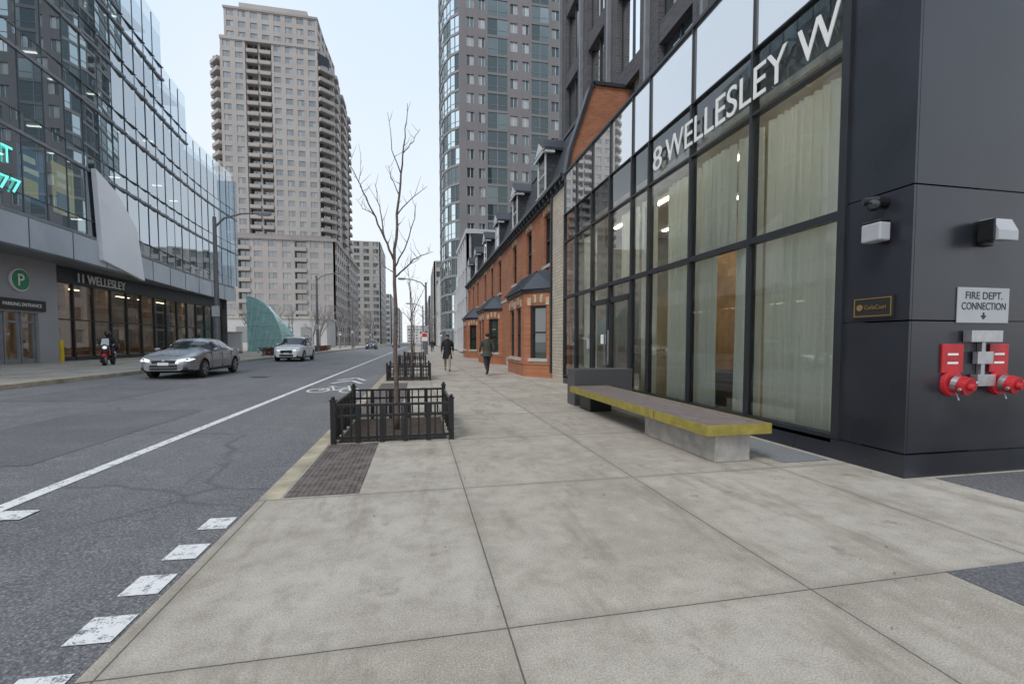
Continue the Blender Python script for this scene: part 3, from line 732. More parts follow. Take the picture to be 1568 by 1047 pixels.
for k,w in zip(kinds,ww):
    gl=['tw_green_a','tw_green_b','tw_green_a','tw_green_a'] if k=='G' else ['tw_green_a','tw_green_b','tw_glass_c']
    seg(mb,(x,80.2),(x+w,80.2),0.2,3.15,34,k,'tower2_wall',gl,trim='tower2_wall' if k=='G' else 'frame_white',pf=.2,sill=1.2); x+=w
mb.prism([(6.2,104),(5.7,98),(5.4,93),(5.4,88.3),(5.8,85.2),(6.6,82.9),(7.7,81.4),(x,81.2),(x,104)],0,109,'int_dark')
mb.build('facade',g)

g=group('beige_condo_tower'); mb=MB()
TY=148; XL,XR=-56.0,-24.5
gl=['tw_glass_a','tw_glass_b','tw_glass_a','tw_glass_c','tw_glass_b']
PZ=31.6; FH=2.95
def run(mb,p,q,kinds,z0,n,wall='tower_wall',**kw):
    p=Vector(p);q=Vector(q); m_=len(kinds)
    for i,k in enumerate(kinds):
        a=p.lerp(q,i/m_); b=p.lerp(q,(i+1)/m_); seg(mb,a,b,z0,FH,n,k,wall,gl,sill=1.05,pf=.2,trim='tower_wall_b',**kw)
NF=19
run(mb,(XL-1,TY+9),(XL-2,TY+4),'BB',PZ,NF-1); run(mb,(XL-2,TY+4),(XL+1.5,TY),'B',PZ,NF-1)
run(mb,(XL+1.5,TY),(XL+8.0,TY),'WW',PZ,NF)
run(mb,(XL+8.0,TY+.6),(XL+15,TY+.6),'BB',PZ,NF,slabd=.7)
run(mb,(XL+15,TY),(XR-4,TY),'WWWW',PZ,NF)
run(mb,(XR-4,TY),(XR,TY+3.5),'B',PZ,NF-1,slabd=1.0)
run(mb,(XR,TY+3.5),(XR,TY+34),'BWWBBWWB',PZ,NF-1)
mb.prism([(XL,TY+9),(XL+.2,TY+4.6),(XL+2.8,TY+1.6),(XL+15,TY+2),(XR-4,TY+1.4),(XR-1.5,TY+4.2),(XR-1.5,TY+33),(XL,TY+33)],0,PZ+FH*NF,'int_dark',cap='tower_wall')
cz=PZ+FH*NF
run(mb,(XL+2.5,TY+.5),(XR-4,TY+.5),'WWWWWWWW',cz,3); run(mb,(XR-4,TY+.5),(XR-3,TY+24),'WWWWW',cz,3)
mb.box(XL+2.8,XR-4.6,TY+1.1,TY+23,cz,cz+FH*3,'tower_wall'); mb.box(XL+1.4,XR-3.4,TY-.25,TY+.4,cz,cz+.9,'tower_wall')
mb.box(XL+6,XR-7,TY+2.0,TY+18,cz+FH*3,cz+FH*3+3.0,'tower_wall'); mb.box(XL+2.3,XR-3.8,TY+.2,TY+24,cz+FH*3,cz+FH*3+.6,'tower_wall_b')
run(mb,(-74,TY-9),(XR+1.5,TY-9),'WWWWWWWBWWWBWW',0.3,10,slabd=.4)
run(mb,(XR+1.5,TY-9),(XR+1.5,TY+42),'WWWWWWBWWWWWW',0.3,10,slabd=.4)
mb.prism([(-74,TY-7.5),(XR+0,TY-7.5),(XR+0,TY+42),(-74,TY+42)],0,.3+FH*10.6,'tower_wall_b')
mb.box(-74,XR+1.9,TY-9.4,TY-8.7,.3+FH*10,.3+FH*10+.9,'tower_wall_b'); mb.box(XR+1.2,XR+1.9,TY-8.7,TY+42,.3+FH*10,.3+FH*10+.9,'tower_wall_b')
mb.build('facade',g)
def block(name,x0,x1,y0,y1,h,wall,fh=3.2,side='R'):
    g=group(name); mb=MB(); n=int(h/fh)
    nx=max(2,int((x1-x0)/4)); ny=max(2,int((y1-y0)/4))
    for i in range(nx): seg(mb,(x0+(x1-x0)*i/nx,y0),(x0+(x1-x0)*(i+1)/nx,y0),.2,fh,n,'W',wall,['tw_glass_b','tw_glass_c'],pf=.2)
    for i in range(ny):
        if side=='R': seg(mb,(x1,y0+(y1-y0)*i/ny),(x1,y0+(y1-y0)*(i+1)/ny),.2,fh,n,'W',wall,['tw_glass_b','tw_glass_c'],pf=.2)
        else: seg(mb,(x0,y1-(y1-y0)*i/ny),(x0,y1-(y1-y0)*(i+1)/ny),.2,fh,n,'W',wall,['tw_glass_b','tw_glass_c'],pf=.2)
    mb.box(x0+.45,x1-.45,y0+.45,y1-.45,0,.2+n*fh+.3,wall); mb.build('facade',g)
block('office_building',-34,-17,225,260,48,'far_wall_hazed'); block('office_building',-30,-15,275,320,30,'far_wall_hazed2'); block('apartment_building',-26,-13,340,400,26,'far_wall_hazed')
block('office_building',6,20,120,150,22,'far_wall_hazed2',side='L'); block('apartment_building',5.5,22,160,200,30,'far_wall_hazed',side='L'); block('office_building',5,22,215,300,24,'far_wall_hazed2',side='L'); block('apartment_building',6,20,65,78,10,'far_wall_hazed2',side='L')
block('apartment_building',-60,-24,420,450,40,'far_wall_hazed2'); block('apartment_building',-12,10,520,560,22,'far_wall_hazed2')

# ------------------------------------------------------------------ left glass office building
g=group('glass_office_building'); BX=-19.0
def bx(y): return BX+.9*math.sin((y-10)*.11)
def topz(y): return 24.8 if y<40.5 else (21.6 if y<45 else 18.6)
levels=[7.4,11.2,15.0,18.6,21.6,24.8]
gm=MB(); fm=MB(); im=MB()
y=8.0; w=1.5
while y<54.9:
    a,b=y,y+w; xa,xb=bx(a),bx(b)
    for z0,z1 in zip(levels,levels[1:]):
        if z1>topz(a)+.1: continue
        for (c,d) in ((z0,z0+.9),(z0+.9,z1)):
            t=random.uniform(-.012,.012); t2=random.uniform(-.012,.012)
            gm.quad([(xa+t,a,c),(xb-t,b,c),(xb-t+t2,b,d),(xa+t+t2,a,d)],'office_glass')
        fm.box(min(xa,xb)-.05,max(xa,xb)+.05,a,b,z0-.10,z0+.05,'frame_grey')
        fm.box(min(xa,xb)-.05,max(xa,xb)+.02,a,b,z0+.9,z0+.93,'frame_mid')
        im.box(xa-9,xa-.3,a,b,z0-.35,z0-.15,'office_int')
        if random.random()<.45:
            xx=xa-random.uniform(1.2,6); im.box(xx-.7,xx,a+.2,a+.35,z1-.5,z1-.45,'light_white')
    fm.box(xa-.04,xa+.03,a-.015,a+.015,7.3,topz(a)+.9,'frame_mid')
    gm.quad([(xa,a,topz(a)),(xb,b,topz(a)),(xb,b,topz(a)+1.1),(xa,a,topz(a)+1.1)],'balustrade_glass')
    y+=w
y=8.0
while y<54.9:
    a,b=y,y+3; xa,xb=bx(a),bx(b)
    fm.add([(xa+.15,a,5.85),(xb+.15,b,5.85),(xb+.15,b,7.25),(xa+.15,a,7.25),(xa-.4,a,5.85),(xb-.4,b,5.85),(xb-.4,b,7.25),(xa-.4,a,7.25)],[(0,1,2,3),(0,1,5,4),(3,2,6,7)],'band')
    fm.box(xa+.10,xa+.17,a-.02,a+.02,5.85,7.25,'frame_mid')
    fm.quad([(xa-.4,a,5.84),(xb-.4,b,5.84),(-21.4,b,5.84),(-21.4,a,5.84)],'frame_grey')
    y+=3
SY0=31.0
y=SY0
while y<54.5:
    gm.quad([(-20.6,y,LS),(-20.6,y+1.75,LS),(-20.6,y+1.75,4.9),(-20.6,y,4.9)],'store_glass')
    fm.box(-20.65,-20.5,y-.05,y+.05,LS,4.9,'frame_dark'); 
    y+=1.75
fm.box(-20.7,-20.45,SY0,55,4.9,5.8,'frame_dark'); fm.box(-20.64,-20.52,SY0,55,2.7,2.78,'frame_dark'); fm.box(-20.64,-20.5,SY0,55,LS,LS+.25,'frame_dark')
im.box(-28,-27.8,SY0,55,LS,5.8,'wood_warm'); im.box(-28,-20.7,SY0,SY0+.1,LS,5.8,'wood_warm'); im.box(-28,-20.8,SY0+.1,54.8,5.2,5.3,'ceiling_white')
for yc in range(32,54,3):
    for xc_ in (-22,-24.5): im.box(xc_-.08,xc_+.08,yc,yc+1.6,5.15,5.19,'light_store')
for yc in (33,37,43,48): im.box(-22.4,-22.2,yc,yc+2,LS,3.4,'tan_panel'); im.box(-23.4,-22.5,yc+2.2,yc+2.5,LS,5.1,'wood_warm')
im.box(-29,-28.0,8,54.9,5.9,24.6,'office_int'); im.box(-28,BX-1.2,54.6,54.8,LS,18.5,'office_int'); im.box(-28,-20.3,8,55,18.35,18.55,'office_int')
yy=-28
while yy<-19.6:
    for z0,z1 in zip(levels[:3],levels[1:4]): gm.quad([(yy,54.9,z0),(yy+1.5,54.9,z0),(yy+1.5,54.9,z1),(yy,54.9,z1)],'office_glass')
    yy+=1.5
fm.box(-30,BX-1.0,40.5,45,21.5,21.7,'frame_grey')
fm.box(-30,BX-1.0,8,40.5,24.7,24.85,'frame_grey')
fm.box(-20.6,-20.2,22,25.6,LS,5.84,'pave_grey'); fm.box(-20.6,-20.2,25.6,29.6,2.95,5.84,'pave_grey'); fm.box(-20.6,-20.2,29.6,31.0,LS,5.84,'pave_grey'); fm.box(-20.6,-20.2,14,21.99,LS,5.84,'pave_grey')
for yc in (25.6,26.6,27.6,28.6): 
    fm.box(-20.5,-20.35,yc+.03,yc+.12,LS,2.95,'frame_grey'); fm.box(-20.5,-20.35,yc+.88,yc+.97,LS,2.95,'frame_grey'); fm.box(-20.49,-20.36,yc+.12,yc+.88,2.4,2.5,'frame_grey'); fm.box(-20.49,-20.36,yc+.12,yc+.88,LS,LS+.25,'frame_grey')
    gm.quad([(-20.45,yc,LS),(-20.45,yc+1,LS),(-20.45,yc+1,2.95),(-20.45,yc,2.95)],'store_glass')
im.box(-23.5,-23.4,24.6,30,LS,2.9,'tan_panel'); im.box(-22,-21.9,26,29.2,2.7,2.75,'light_store')
fm.box(-20.19,-20.1,27.1,30.0,3.05,3.62,'black_text')
fm.add([(bx(31)+.35,30.9,11.3),(bx(33)+.35,33.0,10.6),(bx(35.4)+.35,35.4,8.9),(bx(36.2)+.35,36.2,5.6),(bx(31.4)+.35,31.3,6.2),(bx(31)+.1,30.9,11.3),(bx(33)+.1,33.0,10.6),(bx(35.4)+.1,35.4,8.9),(bx(36.2)+.1,36.2,5.6),(bx(31.4)+.1,31.3,6.2)],[(0,1,2,3,4),(0,1,6,5),(1,2,7,6),(2,3,8,7),(3,4,9,8),(4,0,5,9)],'painted_reflection')  # angled glass piece, its bright reflection painted as plain pale colour
for yc,k1,k2 in ((26.3,'poster_blue','poster_yellow'),(28.5,'poster_yellow','poster_blue')):
    X_=bx(yc)-.45
    im.box(X_+.06,X_+.10,yc,yc+1.5,8.2,10.8,k1)
    im.box(X_+.101,X_+.11,yc+.2,yc+1.1,8.5,9.3,k2); im.box(X_+.101,X_+.11,yc+.3,yc+1.2,9.6,9.85,'poster_white'); im.box(X_+.101,X_+.11,yc+.3,yc+1.0,10.1,10.4,'poster_white')
gm.build('curtain_wall_glass',g,recalc=False); fm.build('frames_and_fascia',g); im.build('interior',g)
text('11 WELLESLEY','lettering',g,(-20.40,33.0,5.05),'+X',.55,4.6,ext=.06)
text('T','neon_sign_1',g,(bx(25)+.10,24.75,9.45),'+X',.75,.6,ext=.004,mat='neon_teal'); text('77','neon_sign_2',g,(bx(25)+.10,24.55,8.2),'+X',.65,1.2,ext=.004,mat='neon_teal')
g2=group('parking_entrance_sign'); mb=MB(); mb.tube([(-20.19,28.4,4.6),(-20.08,28.4,4.6)],.58,'white_text',28); mb.tube([(-20.08,28.4,4.6),(-20.05,28.4,4.6)],.52,'green_sign',28); mb.build('disc',g2)
text('P','letter',g2,(-20.045,28.38,4.30),'+X',.60,ext=.02,align='CENTER')
text('PARKING ENTRANCE','lettering',g2,(-20.095,27.3,3.25),'+X',.18,2.4,ext=.01)
g2=group('bollard'); mb=MB(); mb.tube([(-19.2,29.6,LS),(-19.2,29.6,LS+1.15),(-19.2,29.6,LS+1.22)],[.1,.1,.05],'yellow_paint',14); mb.build('post',g2)

g=group('glass_pavilion'); mb=MB()
N=5; zr_=6.6; xr_=4.0
for i in range(N):
    yb=60+i*1.3
    for j in range(8):
        t0=j/8*math.pi/2; t1=(j+1)/8*math.pi/2
        k_=1-.07*i
        p=lambda t:( -16.0-xr_*(1-math.cos(t)), LS+zr_*k_*math.sin(t))
        (xa,za),(xb,zb)=p(t0),p(t1)
        mb.quad([(xa,yb,za),(xa,yb+1.25,za),(xb,yb+1.25,zb),(xb,yb,zb)],'teal_glass')
        mb.tube([(xa,yb,za),(xb,yb,zb)],.05,'frame_white',4)
N2=8
fan=[( -16.0-xr_*(1-math.cos(q/N2*math.pi/2)), LS+zr_*math.sin(q/N2*math.pi/2)) for q in range(N2+1)]
mb.quad([(x,59.98,z) for x,z in fan]+[(-20.0,59.98,LS)],'teal_glass')
for x,z in fan[1:-1]: mb.tube([(x,59.93,z),(x-1.2 if x-1.2>-20 else -20,59.93,LS)],.035,'frame_white',4)
for z in (1.8,3.4,5.0): mb.box(-20,-16.0-xr_*(1-math.sqrt(max(0,1-((z-LS)/zr_)**2))),59.9,59.94,z,z+.05,'frame_white')
mb.build('curved_glazing',g)
g=group('low_wall'); mb=MB(); mb.box(-40,-20.2,58.6,59,LS,LS+2.2,'far_wall_hazed2'); mb.box(-40,-20.1,58.5,59.1,LS+2.2,LS+2.32,'stone_trim'); mb.build('wall',g)
g=group('building_annex'); mb=MB(); mb.box(-60,-18,98,108,LS,6,'far_wall_hazed2'); 
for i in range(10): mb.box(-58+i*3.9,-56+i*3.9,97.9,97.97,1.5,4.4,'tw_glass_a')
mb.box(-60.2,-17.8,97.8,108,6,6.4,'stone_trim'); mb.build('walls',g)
mb=MB()
for i in range(2600):
    x=random.uniform(-12.6,-11.6); y=random.uniform(40,66) ; z=LS+random.uniform(.05,.65); s=.09
    a=Vector((random.uniform(-1,1),random.uniform(-1,1),random.uniform(-1,1))).normalized()*s; b=Vector((random.uniform(-1,1),random.uniform(-1,1),random.uniform(-1,1))).normalized()*s
    c=Vector((x,y,z)); mb.quad([c-a,c-b,c+a,c+b],'hedge')
mb.build('hedge',recalc=False)

# ------------------------------------------------------------------ lamps, poles, signs
def lamp(x,y,h=9.0,side=1,base=LS):
    g=group('street_lamp',(x,y,base)); mb=MB()
    mb.tube([(0,0,0),(0,0,.5),(0,0,h)],[.19,.16,.10],'galv',12)
    mb.tube([(0,0,h-.6),(side*.5,0,h-.05),(side*1.4,0,h+.25),(side*2.4,0,h+.35)],[.06,.055,.05,.045],'galv',8)
    mb.box(side*2.2,side*3.0,-.14,.14,h+.27,h+.42,'frame_grey'); mb.box(side*2.3,side*2.9,-.1,.1,h+.21,h+.27,'sign_grey')
    mb.box(-.16,.16,-.16,.16,0,.35,'galv'); mb.box(-.2,.2,-.2,-.14,2.6,3.2,'sign_grey'); mb.build('pole',g)
lamp(-11.4,29.5,8.3); lamp(-11.5,57,8.8); lamp(-11.5,86,8.8); lamp(-11.5,118,8.8)
lamp(.9,52,8.0,-1,0); lamp(.9,85,8,-1,0)
def signpost(x,y,h,k,w=.32,hh=.45,base=0):
    g=group('traffic_sign',(x,y,base)); mb=MB(); mb.tube([(0,0,0),(0,0,h)],.03,'galv',8); mb.box(-w/2,w/2,-.05,-.032,h-hh,h,'white_text'); mb.box(-w/2+.03,w/2-.03,-.056,-.052,h-hh*.5,h-.03,k); mb.build('post_and_plate',g)
signpost(.35,25.5,1.9,'sign_red'); signpost(.3,44,2.4,'sign_red'); signpost(-11.4,72,2.6,'sign_red',base=LS); signpost(2.9,60,2.6,'black_text')

# ------------------------------------------------------------------ cars
def interp(t,x):
    if x<=t[0][0]: return t[0][1]
    for (a,b),(c,d) in zip(t,t[1:]):
        if x<=c: 
            u=(x-a)/(c-a); return b+(d-b)*u
    return t[-1][1]
def sm(t,x): return (interp(t,x-.06)+interp(t,x)*2+interp(t,x+.06))/4
def car(name,loc,rz,paint,kind):
    g=group(name,loc,rz)
    if kind=='sedan':
        L=4.85; belt=[(0,.62),(.04,.86),(.12,1.02),(.6,1.08),(1.2,1.02),(3.3,.97),(3.7,.97),(4.3,.86),(4.65,.76),(4.8,.62),(4.85,.5)]
        roof=[(.55,1.05),(1.05,1.28),(1.5,1.40),(2.1,1.455),(2.6,1.43),(2.95,1.30),(3.55,.98)]; cab=(.55,3.55); ws=(2.85,3.5); rw=(.6,1.25); wr=.60; ax=(.98,3.85); rwh=.335
        wt=[(0,.66),(.06,.78),(.3,.87),(.9,.915),(3.9,.915),(4.4,.87),(4.7,.76),(4.85,.58)]; pil=(1.3,2.22)
        doors=(1.35,2.28,3.25)
    else:
        L=4.6; belt=[(0,.72),(.05,1.0),(.15,1.12),(1.2,1.12),(3.1,1.06),(3.5,1.05),(4.1,.98),(4.42,.88),(4.55,.72),(4.6,.55)]
        roof=[(.12,1.14),(.35,1.45),(.7,1.64),(1.4,1.70),(2.2,1.69),(2.6,1.60),(3.35,1.07)]; cab=(.12,3.35); ws=(2.55,3.3); rw=(.15,.6); wr=.64; ax=(.85,3.65); rwh=.36
        wt=[(0,.74),(.06,.84),(.3,.90),(.9,.925),(3.7,.925),(4.2,.88),(4.5,.76),(4.6,.62)]; pil=(1.15,2.0)
        doors=(1.1,2.05,3.0)
    bot=[(0,.38),(.35,.22),(L-.4,.2),(L,.30)]
    xs=[0,.03,.08]+[.15+i*(L-.3)/44 for i in range(45)]+[L-.08,L-.03,L]
    rings=[];ts=[]
    for x in xs:
        w=sm(wt,x); b=sm(belt,x); bo=interp(bot,x)
        incab=cab[0]<x<cab[1]; rf=interp(roof,x) if incab else b; t=max(0,rf-b); ts.append(t); q=min(1,t/.30)
        m_=min(.55,bo+(b-bo)*.45)
        P=[(w*.86,bo),(w*.975,bo+(m_-bo)*.35),(w,m_),(w*.985,b-(b-m_)*.30),(w*.93,b-(b-m_)*.04)]
        P.append((w*.74*(1-q)+(wr+.03)*q,b+.02*(1-q)+(t-.09)*q if q>0 else b+.02)); P.append((w*.55*(1-q)+wr*.86*q,max(b+.032,rf-.025*q+.01))); P.append((0,max(b+.045,rf+.012)))
        rings.append((x,P))
    vs=[];fs=[];mk_=[]
    for x,P in rings:
        for (y,z) in P: vs.append((x,y,z))
        for (y,z) in P[-2::-1]: vs.append((x,-y,z))
    M_=15
    for i in range(len(rings)-1):
        xm=(rings[i][0]+rings[i+1][0])/2; tt=min(ts[i],ts[i+1])
        for j in range(M_):
            j2=(j+1)%M_; fs.append((i*M_+j,i*M_+j2,(i+1)*M_+j2,(i+1)*M_+j))
            k=paint
            side=j in (4,9); top=j in (5,6,7,8)
            if side and tt>.13 and abs(xm-pil[0])>.05 and abs(xm-pil[1])>.05 and cab[0]+.25<xm<cab[1]-.18: k='car_glass'
            if top and (ws[0]<xm<ws[1] or rw[0]<xm<rw[1]) : k='car_glass'
            if j in (0,13,14): k='car_black'
            mk_.append(k)
    fs.append(tuple(range(M_))); mk_.append(paint); fs.append(tuple((len(rings)-1)*M_+j for j in range(M_))); mk_.append(paint)
    mb=MB(); mb.v=vs; mb.f=[list(f) for f in fs]; mb.k=mk_
    body=mb.build('body_tmp',None,smooth=True)
    cm=MB()
    for a in ax:
        cm.tube([(a,-1.2,rwh),(a,-.62,rwh)],rwh+.055,'car_black',28); cm.tube([(a,.62,rwh),(a,1.2,rwh)],rwh+.055,'car_black',28)
    cut=cm.build('cut_tmp',None)
    bm_=body.modifiers.new('b','BOOLEAN'); bm_.operation='DIFFERENCE'; bm_.solver='EXACT'; bm_.object=cut
    try: bm_.material_mode='TRANSFER'
    except Exception: pass
    body=tomesh(body,'body',g); bpy.data.objects.remove(cut)
    for s_ in body.data.polygons: s_.use_smooth=True
    try: body.data.set_sharp_from_angle(angle=R(32))
    except Exception: pass
    mb=MB()
    for a in ax:
        for s_ in (-1,1):
            yo=.70; yi=.905
            mb.tube([(a,s_*yo,rwh),(a,s_*(yo+.03),rwh),(a,s_*(yi-.03),rwh),(a,s_*yi,rwh)],[rwh-.03,rwh,rwh,rwh-.025],'tire',28)
            mb.tube([(a,s_*(yi-.005),rwh),(a,s_*(yi+.004),rwh)],rwh*.66,'car_black',24)
            for q in range(5):
                t=q*2*math.pi/5; c_,sn=math.cos(t),math.sin(t)
                F=lambda u,v,wz:(a+c_*u-sn*v,wz,rwh+sn*u+c_*v)
                mb.box(.02,rwh*.64,-.035,.035,min(s_*(yi+.006),s_*(yi+.014)),max(s_*(yi+.006),s_*(yi+.014)),'rim',F)
            N_=24
            for q in range(N_):
                t0=2*math.pi*q/N_;t1=2*math.pi*(q+1)/N_; r1,r2=rwh*.68,rwh*.60
                mb.quad([(a+r1*math.cos(t0),s_*(yi+.017),rwh+r1*math.sin(t0)),(a+r1*math.cos(t1),s_*(yi+.017),rwh+r1*math.sin(t1)),(a+r2*math.cos(t1),s_*(yi+.017),rwh+r2*math.sin(t1)),(a+r2*math.cos(t0),s_*(yi+.017),rwh+r2*math.sin(t0))],'rim')
    mb.build('wheels',g,recalc=False)
    mb=MB()
    bz=.60 if kind=='sedan' else .70
    mb.box(L-.12,L+.012,-.42,.42,.33,.50,'car_black'); mb.box(L-.12,L+.010,-.36,.36,.56,bz+.06,'car_black')
    mb.box(L+.012,L+.02,-.40,.40,.405,.42,'rim'); mb.box(L+.013,L+.022,-.17,.17,.49,.59,'white_text'); mb.ball((L+.0,0,bz+.04),(.03,.06,.045),'rim',10,6)
    for s_ in (-1,1):
        y0_,y1_=.42,.78
        F=lambda u,v,z:(u,s_*v,z)
        mb.add([F(L+.004,y0_,bz),F(L-.14,y1_,bz+.03),F(L-.40,y1_+.085,bz+.10),F(L-.22,y1_-.06,bz+.15),F(L-.03,y0_,bz+.09)],[(0,1,2,3,4)],'head_lamp')
        mb.box(L-.12,L-.02,.50,.70,.33,.42,'car_black',F)
        mb.box(-.015,.10,.40,.76,.80,.93,'tail_lamp',F); mb.box(.02,.3,.72,.885,.80,.90,'tail_lamp',F)
        mz=1.02 if kind=='sedan' else 1.15; mx=cab[1]-.42
        mb.ball((mx,s_*1.0,mz),(.09,.10,.07),paint,10,8); mb.box(mx-.03,mx+.03,.84,.96,mz-.06,mz-.02,'car_black',F)
        for dx in doors: mb.box(dx-.006,dx+.006,.86,.915,.35,.92,'car_black',F)
        for dx in doors[:2]: mb.box(dx+.12-.0,dx+.30,.90,.93,.82,.85,paint,F)
        mb.box(ax[0]+.45,ax[1]-.45,.86,.912,.235,.30,'car_black',F)
    if kind=='suv':
        for s_ in (-1,1): mb.tube([(.8,s_*.58,1.70),(1.0,s_*.6,1.75),(2.2,s_*.6,1.75),(2.4,s_*.58,1.69)],.02,'car_black',6)
    mb.build('trim',g,recalc=False)
    return g
car('silver_sedan',(-8.72,22.9,gz(-8.72)),R(-90),'car_silver','sedan')
car('white_suv',(-8.6,37.4,gz(-8.6)),R(-90),'car_white','suv')
car('distant_car',(-8.4,90,gz(-8.4)),R(-90),'car_dark','suv'); car('distant_car',(-5.6,120,gz(-5)),R(90),'car_silver','sedan')

# ------------------------------------------------------------------ people
def person(name,loc,rz,top,legs,phase=1,coat=None,bulk=1.0,sit=False,helmet=False):
    g=group(name,loc,rz)
    if not sit:
        J=[('pel',(0,0,.96),(.15,.115)),('sp',(0,0,1.15),(.14,.11)),('ch',(0,.01,1.36),(.17,.12)),('nk',(0,.01,1.50),(.06,.06)),('hd',(0,.03,1.60),(.078,.088)),('hd2',(0,.03,1.70),(.075,.088))]
        E=[(0,1),(1,2),(2,3),(3,4),(4,5)]
        for s in (-1,1):
            f=s*phase; b=len(J)
            J+=[('sh',(s*.20,0,1.42),(.068,.07)),('el',(s*.27,-f*.10,1.16),(.052,.052)),('wr',(s*.27,-f*.16+.10,.93),(.036,.036))]
            E+=[(2,b),(b,b+1),(b+1,b+2)]
            b=len(J)
            kn=(s*.10,(.20 if f>0 else -.06),.52); an=(s*.09,(.30 if f>0 else -.36),(.10 if f>0 else .17))
            J+=[('hp',(s*.095,0,.88),(.098,.10)),('kn',kn,(.066,.066)),('an',an,(.047,.047)),('to',(an[0],an[1]+.17,.045 if f>0 else .06),(.045,.035))]
            E+=[(0,b),(b,b+1),(b+1,b+2),(b+2,b+3)]
    else:
        J=[('pel',(0,-.1,.82),(.15,.12)),('sp',(0,-.06,1.0),(.15,.12)),('ch',(0,.0,1.22),(.18,.13)),('nk',(0,.04,1.36),(.06,.06)),('hd',(0,.06,1.46),(.08,.09)),('hd2',(0,.06,1.55),(.08,.09))]
        E=[(0,1),(1,2),(2,3),(3,4),(4,5)]
        for s in (-1,1):
            b=len(J); J+=[('sh',(s*.2,0,1.27),(.075,.075)),('el',(s*.32,.18,1.05),(.058,.058)),('wr',(s*.30,.42,1.0),(.04,.04))]; E+=[(2,b),(b,b+1),(b+1,b+2)]
            b=len(J); J+=[('hp',(s*.1,-.05,.78),(.1,.1)),('kn',(s*.20,.30,.70),(.075,.075)),('an',(s*.24,.18,.22),(.05,.05)),('to',(s*.24,.34,.16),(.045,.04))]; E+=[(0,b),(b,b+1),(b+1,b+2),(b+2,b+3)]
    me=bpy.data.meshes.new('b'); me.from_pydata([j[1] for j in J],E,[]); o=bpy.data.objects.new('b',me); COL.objects.link(o)
    o.modifiers.new('s','SKIN')
    for i,j in enumerate(J):
        sv=me.skin_vertices[0].data[i]; k=bulk if j[0] in('pel','sp','ch','sh','el') else 1
        sv.radius=(j[2][0]*k,j[2][1]*k); sv.use_root=(i==0)
    sb=o.modifiers.new('ss','SUBSURF'); sb.levels=2; sb.render_levels=2
    b=tomesh(o,'body',g); me=b.data
    names=[top,legs,'shoe','skin','hair']
    me.materials.clear()
    for k in names: me.materials.append(MATS[k])
    hz=J[4][1][2]
    for p in me.polygons:
        c=p.center; p.use_smooth=True
        i=0
        if not sit:
            if c.z<.12: i=2
            elif c.z<.86 and abs(c.x)<.225: i=1
            elif c.z<.96 and abs(c.x)>.225: i=3
        else:
            if c.z<.24: i=2
            elif c.z<.80 : i=1
            elif c.y>.40: i=3
        if c.z>hz-.06: i=3
        if c.z>hz+.03 and c.y<J[4][1][1]+.03 or c.z>hz+.115: i=4
        p.material_index=i
    mb=MB(); hy=J[4][1][1]
    mb.tube([(0,hy+.075,hz+.07),(0,hy+.112,hz+.035)],[.008,.014],'skin',6)
    for s in (-1,1):
        mb.ball((s*.032,hy+.083,hz+.065),.011,'hair',8,6); mb.ball((s*.085,hy-.005,hz+.05),(.012,.022,.032),'skin',8,6)
    mb.box(-.025,.025,hy+.08,hy+.092,hz-.008,hz+.004,'tail_lamp')
    for s in (-1,1):
        w=[j[1] for j in J if j[0]=='wr' and j[1][0]*s>0][0]; w=Vector(w)
        dn=Vector((0,.25,-1)).normalized() if not sit else Vector((0,1,-.2)).normalized()
        mb.ball(w+dn*.05,(.022,.042,.055) if not sit else (.04,.055,.022),'skin',10,8)
        for q in range(4):
            off=Vector((0,-.028+.019*q,0)) if not sit else Vector((-.028+.019*q,0,0))
            l=(.062,.075,.078,.066)[q]; a=w+dn*.09+off; cv=Vector((-s*.25,.1,0)) if not sit else Vector((0,0,-.8))
            b_=a+dn*l*.5; c_=b_+(dn+cv).normalized()*l*.5
            mb.tube([a,b_,c_],[.009,.0085,.006],'skin',6)
        th=w+dn*.04+(Vector((0,.035,0)) if not sit else Vector((-s*.035,0,0)))
        mb.tube([th,th+dn*.03+Vector((0,.022,0)),th+dn*.055+Vector((0,.028,0))],[.011,.010,.007],'skin',6)
    if helmet: mb.ball((0,hy,hz+.07),(.135,.15,.145),'helmet',16,12); mb.ball((0,hy+.05,hz+.06),(.11,.115,.06),'car_glass',14,8)
    else: mb.ball((0,hy-.018,hz+.085),(.090,.100,.085),'hair',14,10)
    mb.build('head_and_hands',g,smooth=True)
    if coat:
        mb=MB(); n=20; rows=[(coat,.235,.20),(coat+.15,.215,.175),(.95,.185,.15),(1.1,.18,.145),(1.25,.2,.15),(1.40,.19,.135),(1.48,.10,.09)]
        vs=[]
        for z,rx,ry in rows:
            for j in range(n):
                t=2*math.pi*j/n; fl=1+.05*math.sin(5*t)*(1 if z<.9 else 0)
                vs.append((rx*fl*math.cos(t),ry*fl*math.sin(t),z))
        fs=[(i*n+j,i*n+(j+1)%n,(i+1)*n+(j+1)%n,(i+1)*n+j) for i in range(len(rows)-1) for j in range(n)]
        mb.add(vs,fs,top); mb.build('coat',g,smooth=True)
    return g
person('pedestrian',(2.84,19.0,0),R(6),'jacket_olive','jeans_dark',1,coat=.80,bulk=1.12)
person('pedestrian',(1.36,21.9,0),R(178),'coat_black','trouser_tan',-1,coat=.60)
person('pedestrian',(3.2,52,0),R(180),'coat_black','jeans_dark',1,coat=.8); person('pedestrian',(1.9,64,0),R(0),'jeans_dark','coat_black',-1,coat=.8)
person('pedestrian',(-14.5,62,LS),R(0),'coat_black','jeans_dark',1,coat=.8)
SX,SY=-14.9,26.0; SR=R(196)
g=group('scooter',(SX,SY,LS),SR); mb=MB()
